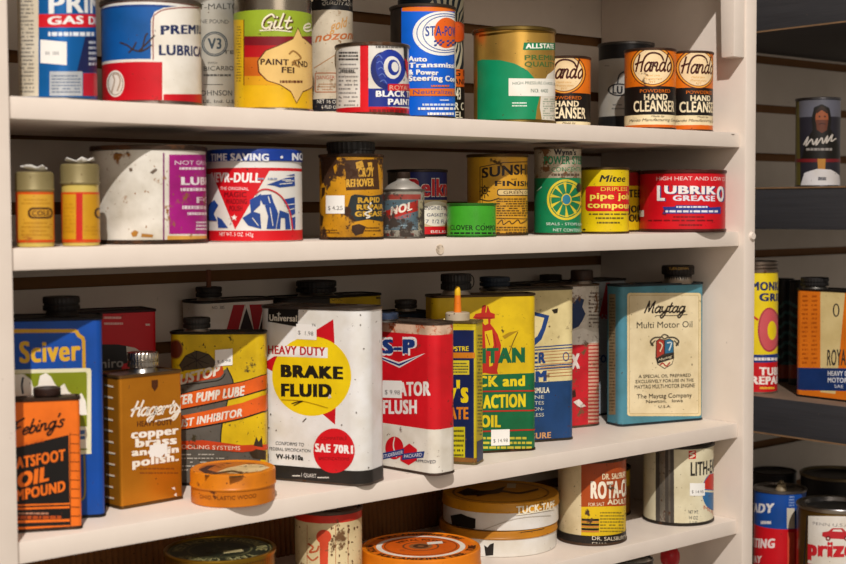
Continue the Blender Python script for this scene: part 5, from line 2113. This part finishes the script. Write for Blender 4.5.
# brown, yellow and cream tablets can
i = can('tablet_can', 'brown, yellow and cream tablet can with a black foot band', 'can', 3, 558, 626, 460, vb=546, body=('#d0bd94', .35, .4), rim=('#5a4638', .7, .45, .7))
S = i.S.frame(540, 420, 2.765)
S.wear = .32
S.rust = '#4a3420'
S.band(100, 350, '#d6c49c')
S.poly([(114, 60), (330, 60), (330, 236), (114, 240)], '#a8481a')
S.poly([(114, 240), (330, 236), (330, 350), (114, 350)], '#dcb818')
S.txt('DR. SALSBURY', 172, 164, 236, 156, 15, '#eadcb8', .03)
S.txt('ROTA-CAPS', 140, 215, 262, 206, 44, '#f0e6d0', .05)
S.txt('FOR SALT', 134, 238, 178, 236, 9, '#eadcb8', .02)
S.txt('ADULT', 186, 233, 236, 229, 13, '#eadcb8', .03)
S.fine(166, 252, 232, 312, 7, '#8a741a', .9, .45)
for t in range(3):
    S.poly([(115, 272 + t * 13), (163, 273 + t * 13), (163, 279 + t * 13), (115, 278 + t * 13)], '#241a14')
    S.poly([(115, 279 + t * 13), (163, 280 + t * 13), (163, 284 + t * 13), (115, 283 + t * 13)], '#c97a3a')
S.zband(.0008, .013, '#201a17')
S.txt("DR. SALSBURY'S LABS", 144, 331, 262, 326, 10, '#e0d4bc', .04)
S.txt('CHARLES CITY, IOWA', 144, 343, 250, 338, 6, '#e0d4bc', .03)
S.bake(i.root)

i = can('tablet_can', 'yellow and red can, a sliver showing behind the tablet can', 'can', 3, 576, 630, 470, yf=.115, body=('#c9a81c', .3, .4), rim=('#4a3c30', .6, .45, .7))
S = i.S.frame(540, 420, 2.765)
S.wear = .3
S.band(80, 190, '#c9a21c')
S.band(190, 270, '#8a5a20')
S.bake(i.root)

# cream grease can
i = can('grease_can', 'cream grease can with a dark side seam, rightmost on the lowest shelf', 'can', 3, 643.5, 713.5, 446, vb=526, body=('#d9cfae', .25, .38), rim=('#3a342e', .5, .45, .7))
S = i.S.frame(540, 420, 2.765)
S.wear = .25
S.rust = '#5a4630'
S.band(50, 300, '#dcd3b4')
S.poly([(320, 40), (370, 40), (371, 300), (320, 300)], '#4a443e')
S.poly([(330, 40), (346, 40), (346, 300), (332, 300)], ('#a8a296', .6, .4, .8))
S.poly([(354, 40), (360, 40), (361, 300), (356, 300)], ('#8a847a', .6, .4, .8))
S.poly([(411, 85), (431, 84), (431, 107), (411, 108)], '#c92418')
S.line([(426, 88), (414, 94), (427, 98), (415, 104)], 4, '#e6d8c0')
S.txt('LITH-EASE', 416, 154, 492, 140, 36, '#25211c', .035)
S.poly(S.ellpts(482, 198, 34, 52, 0, 24, 90, 270)[:], '#2f6a9c')
S.poly([(482, 146), (468, 150), (456, 168), (449, 190), (482, 194)], '#c22a1c')
S.poly([(482, 146), (500, 150), (510, 190), (482, 194)], '#c22a1c')
S.poly([(482, 200), (512, 200), (500, 245), (482, 250)], '#2f6a9c')
S.line([(448, 196), (520, 200)], 5, '#dcd3b4', 'label', curve=False)
S.txt('MULTI', 452, 246, 486, 268, 10, '#b8442c', .03)
S.txt('NET WT.', 410, 258, 438, 259, 9, '#3a3a44', .02)
S.txt('14 OZ', 412, 274, 436, 275, 9, '#3a3a44', .02)
S.txt('1 LB.', 414, 288, 436, 289, 9, '#3a3a44', .02)
S.sticker(414, 174, 455, 209, '$ 14.98', 0, h=8)
S.bake(i.root)

# red capped oil can poking up under the lowest shelf
ql = on_plane(670, 556, 1, .07)
root = thing('oil_can', 'red rounded cap of an oil can just below the lowest shelf', 'oil can', (ql.x, .07, ZO - .7997))
zb = ZO - .7997
hh = ql.z - zb
turned(root, 'body', (ql.x, .07), zb, [(.030, 0), (.031, .001), (.031, hh - .06), (.028, hh - .045), (.012, hh - .02), (.009, hh - .012)], ('#4a4440', .4, .4, .6))
turned(root, 'cap', (ql.x, .07), zb + hh - .012, [(.0095, 0), (.0125, .003), (.0138, .010), (.0132, .017), (.010, .023), (.0045, .0265)], ('#a8141c', .1, .3))
ql = on_plane(645, 566, 1, .05)
i = can('grease_can', 'dark can rim barely showing under the lowest shelf beside the red cap', 'can', 3, 612, 653, 563, at=1.80, z=ZO - .7997, body=('#2a2622', .4, .5), rim=('#3a3430', .5, .4, .7))

# ------------------------------------------------------------ dark shelves on the right
i = can('drink_can', 'dark can with a bearded portrait, alone on the upper dark shelf', 'can', 3, 795.5, 840.5, 97, at=2.15, z=zB + .0003, body=('#4a4a50', .15, .3, .3), rim=('#6a6a70', .2, .3, 1))
S = i.S.frame(560, 0, 2.96)
S.wear = .12
S.band(296, 552, '#24222a')
S.band(296, 345, '#5a5a64')
S.poly([(690, 300), (708, 300), (712, 560), (690, 560)], '#5c5420')
S.poly([(745, 350), (752, 318), (775, 308), (797, 320), (803, 350), (800, 380), (820, 420), (835, 470), (715, 470), (728, 420), (748, 385)], '#16130f')
S.ell(775, 350, 19, 32, '#8a4a2a')
S.poly([(757, 355), (794, 355), (790, 385), (775, 394), (760, 384)], '#5a3020')
S.poly([(756, 328), (775, 312), (795, 330), (790, 336), (775, 326), (760, 336)], '#2a1a12')
for x in (768, 784):
    S.ell(x, 345, 3, 2.5, '#1a100c', n=8, grp='lettering')
S.line([(766, 368), (775, 365), (785, 368)], 3, '#3a1a12')
S.line([(722, 428), (735, 405), (728, 432), (745, 412), (750, 428), (762, 410), (758, 430), (775, 408), (778, 425), (792, 402), (788, 424), (806, 398), (802, 418), (816, 410)], 4, '#b8b0a8')
S.fine(722, 436, 815, 448, 1, '#8a8480', .8, .6)
S.poly([(690, 470), (842, 470), (842, 480), (690, 480)], '#6a1a1e')
S.poly([(762, 470), (786, 470), (784, 512), (764, 512)], '#a8742c')
S.poly([(712, 552), (724, 512), (760, 500), (800, 502), (826, 520), (832, 552)], '#c9c6c8')
S.fine(764, 522, 788, 536, 1, '#3a3a44', 1, .7)
S.bake(i.root)

i = can('repair_kit_can', 'yellow and red tire repair can with a pink tire on it', 'can', 3, 736, 778, 271, at=2.19, z=zC + .0003, body=('#d8c01c', .15, .4), rim=('#8a7a6a', .4, .4, .8), lid=('#8a7a6a', .4, .4, .8))
turned(i.root, 'screw_lid', i.c, i.z + i.h - .001, [(i.R * .98, 0), (i.R * .98, .0035), (i.R * .93, .0045), (i.R * .98, .0055), (i.R * .98, .0085), (i.R * .93, .0095), (i.R * .98, .0105), (i.R * .98, .0145), (i.R * .9, .0155)], ('#7a6c60', .35, .35, .9), n=48)
S = i.S.frame(720, 230, 2.968)
S.wear = .12
S.band(122, 370, '#e6cc1c')
S.band(370, 394, '#1d3578')
S.band(394, 484, '#c4141c')
S.txt('MONKEY', 93, 178, 196, 178, 24, '#1d2a5c', .05)
S.txt('GRIP', 116, 210, 178, 210, 22, '#1d2a5c', .05)
S.ell(146, 296, 34, 66, '#c9565c')
S.ring(146, 296, 34, 66, 5, '#a83a44')
S.ell(154, 298, 13, 28, '#e6cc1c')
S.line([(98, 256), (112, 266)], 6, '#c4342c')
S.fine(96, 377, 178, 389, 1, '#e6e0e0', .95, .7)
S.txt('TUBE', 116, 430, 172, 428, 22, '#f0e6e0', .05)
S.txt('REPAIR', 92, 456, 180, 454, 22, '#f0e6e0', .05)
S.fine(118, 464, 166, 474, 1, '#e6b83a', .9, .6)
S.bake(i.root)

DG = 'dark cans behind the orange oil tin'
for q, (a, b, d, v, lab) in enumerate(((772, 794, 2.33, 279, 'dark can with teal swirls right behind the yellow tire repair can'), (789, 812, 2.29, 281, 'dark can with teal swirls touching the orange oil tin'))):
    i = can('oil_can', lab, 'oil can', 3, a, b, v, at=d, z=zC + .0003, body=('#1a1c1e', .2, .45), rim=('#2a2a2c', .3, .4, .7), group=DG)
    S = i.S.frame(720, 230, 2.968)
    S.wear = .1
    for t in range(7):
        y = 210 + t * 30
        S.line([(152 + q * 50, y), (178 + q * 50, y + 18), (196 + q * 50, y + 4), (230 + q * 50, y + 26)], 9, '#2f5a5c', 'label')
    S.rect(150 + q * 50, 400, 240 + q * 50, 440, '#8a3a1c')
    S.bake(i.root)

i = tin('oil_tin', 'orange and cream oil tin with a wide blue band on the dark shelf', 'tin', 3, 794, .052, 866, -.070, .05, .012, 289, 815, z=zC + .0003, body=('#d8701c', .15, .4), rim=('#2a2624', .4, .45, .6), top=('#2a2826', .4, .45, .6))
S = i.S.frame(720, 230, 2.968)
S.wear = .14
S.zband(.004, i.h - .004, '#e0781c')
S.poly([(298, 182), (390, 182), (390, 510), (298, 510)], '#dcc68c')
S.poly([(372, 182), (480, 182), (480, 510), (340, 510), (352, 400)], '#dc7418')
S.poly([(180, 408), (480, 412), (480, 480), (180, 474)], '#17346c')
S.zband(.002, S.map(270, 478)[1], '#e0781c')
S.ring(345, 238, 10, 20, 4, '#3a3430')
S.txt('ROYAL', 318, 402, 384, 400, 46, '#3a3430', .02)
S.txt('HEAVY DUTY', 320, 432, 410, 434, 14, '#d8dce6', .03)
S.txt('MOTOR OIL', 320, 452, 410, 454, 14, '#d8dce6', .03)
S.txt('SAE', 340, 468, 366, 469, 9, '#d8dce6', .02)
S.fine(244, 190, 262, 400, 16, '#b85a14', .8, .4)
S.fine(272, 190, 290, 400, 16, '#b85a14', .8, .4)
S.bake(i.root)
screw_cap(i, 800.5, 829, 278, ('#1d1a1a', .3, .45), .5)

# lower dark shelf
i = can('cleaner_can', 'blue and red can with a small tan nozzle on top', 'can', 3, 753.5, 806, 492, at=2.20, z=zD + .0003, body=('#17418c', .15, .35), rim=('#8a8078', .4, .35, .9), lid=('#a89c90', .4, .35, .9))
S = i.S.frame(720, 420, 3.92)
S.wear = .12
S.band(282, 428, '#164a9c')
S.band(428, 900, '#cc1420')
S.txt('READY', 96, 362, 214, 362, 34, '#e6e4e6', .05, .15)
S.fine(160, 392, 205, 412, 1, '#e6e4e6', .9, .6)
S.txt('STARTING', 60, 502, 216, 500, 34, '#f0dcd8', .05, .1)
S.txt('SPRAY', 90, 562, 164, 560, 26, '#f0dcd8', .05, .1)
S.rect(262, 345, 292, 425, '#cfc6b4')
S.rect(264, 440, 292, 640, '#d8503a')
S.fine(270, 285, 292, 340, 5, '#8aa0cc', .9, .5)
S.bake(i.root)
c = i.c + Vector((-.002, -.004))
turned(i.root, 'nozzle', c, i.z + i.h - .0034, [(.0090, 0), (.0080, .003), (.0062, .005), (.0070, .0065), (.0068, .0095), (.0040, .0110), (.0036, .0135), (.0024, .0145)], ('#8a7a60', .4, .5), n=24)

i = can('oil_can', 'white can with red lettering and a gold rim in the bottom right corner', 'can', 3, 796.5, 876, 511, at=2.12, z=zD + .0003, body=('#8a6a34', .25, .3, .9), rim=('#b0a494', .25, .3, 1), lid=('#8a8684', .3, .3, 1), style='friction')
S = i.S.frame(720, 420, 3.92)
S.wear = .14
S.poly([(346, 376), (760, 380), (760, 1000), (340, 1000)], '#ddd6cc')
S.line([(342, 376), (330, 560), (330, 900)], 5, '#2a2220', 'label', curve=False)
S.txt('PENN U.S.A. OIL', 364, 410, 560, 412, 12, '#8a8480', .02)
S.poly([(400, 455), (402, 440), (425, 436), (440, 424), (480, 424), (494, 438), (520, 444), (520, 462), (500, 468), (420, 464)], '#b8242c')
S.poly([(440, 436), (446, 429), (474, 429), (482, 438)], '#ddd6cc')
for x in (424, 496):
    S.ell(x, 464, 10, 10, '#7a1a20')
    S.ell(x, 464, 4, 4, '#ddd6cc')
S.txt('prize', 344, 526, 530, 530, 58, '#c4202a', .07)
S.txt('penn', 344, 602, 530, 606, 58, '#c4202a', .07)
S.bake(i.root)

i = can('paint_can', 'dark lidded can behind the blue and red can', 'can', 3, 752, 796, 474, at=2.37, z=zD + .0003, body=('#1c1a1a', .2, .5), rim=('#3a3634', .4, .4, .7), lid=('#2a2626', .4, .4, .6))
i = can('paint_can', 'dark can with a tan rim behind the white can with red lettering', 'can', 3, 800, 876, 479, at=2.345, z=zD + .0003, body=('#1c1a1a', .2, .5), rim=('#8a7a5c', .4, .4, .6), lid=('#1f1c1c', .4, .4, .6))
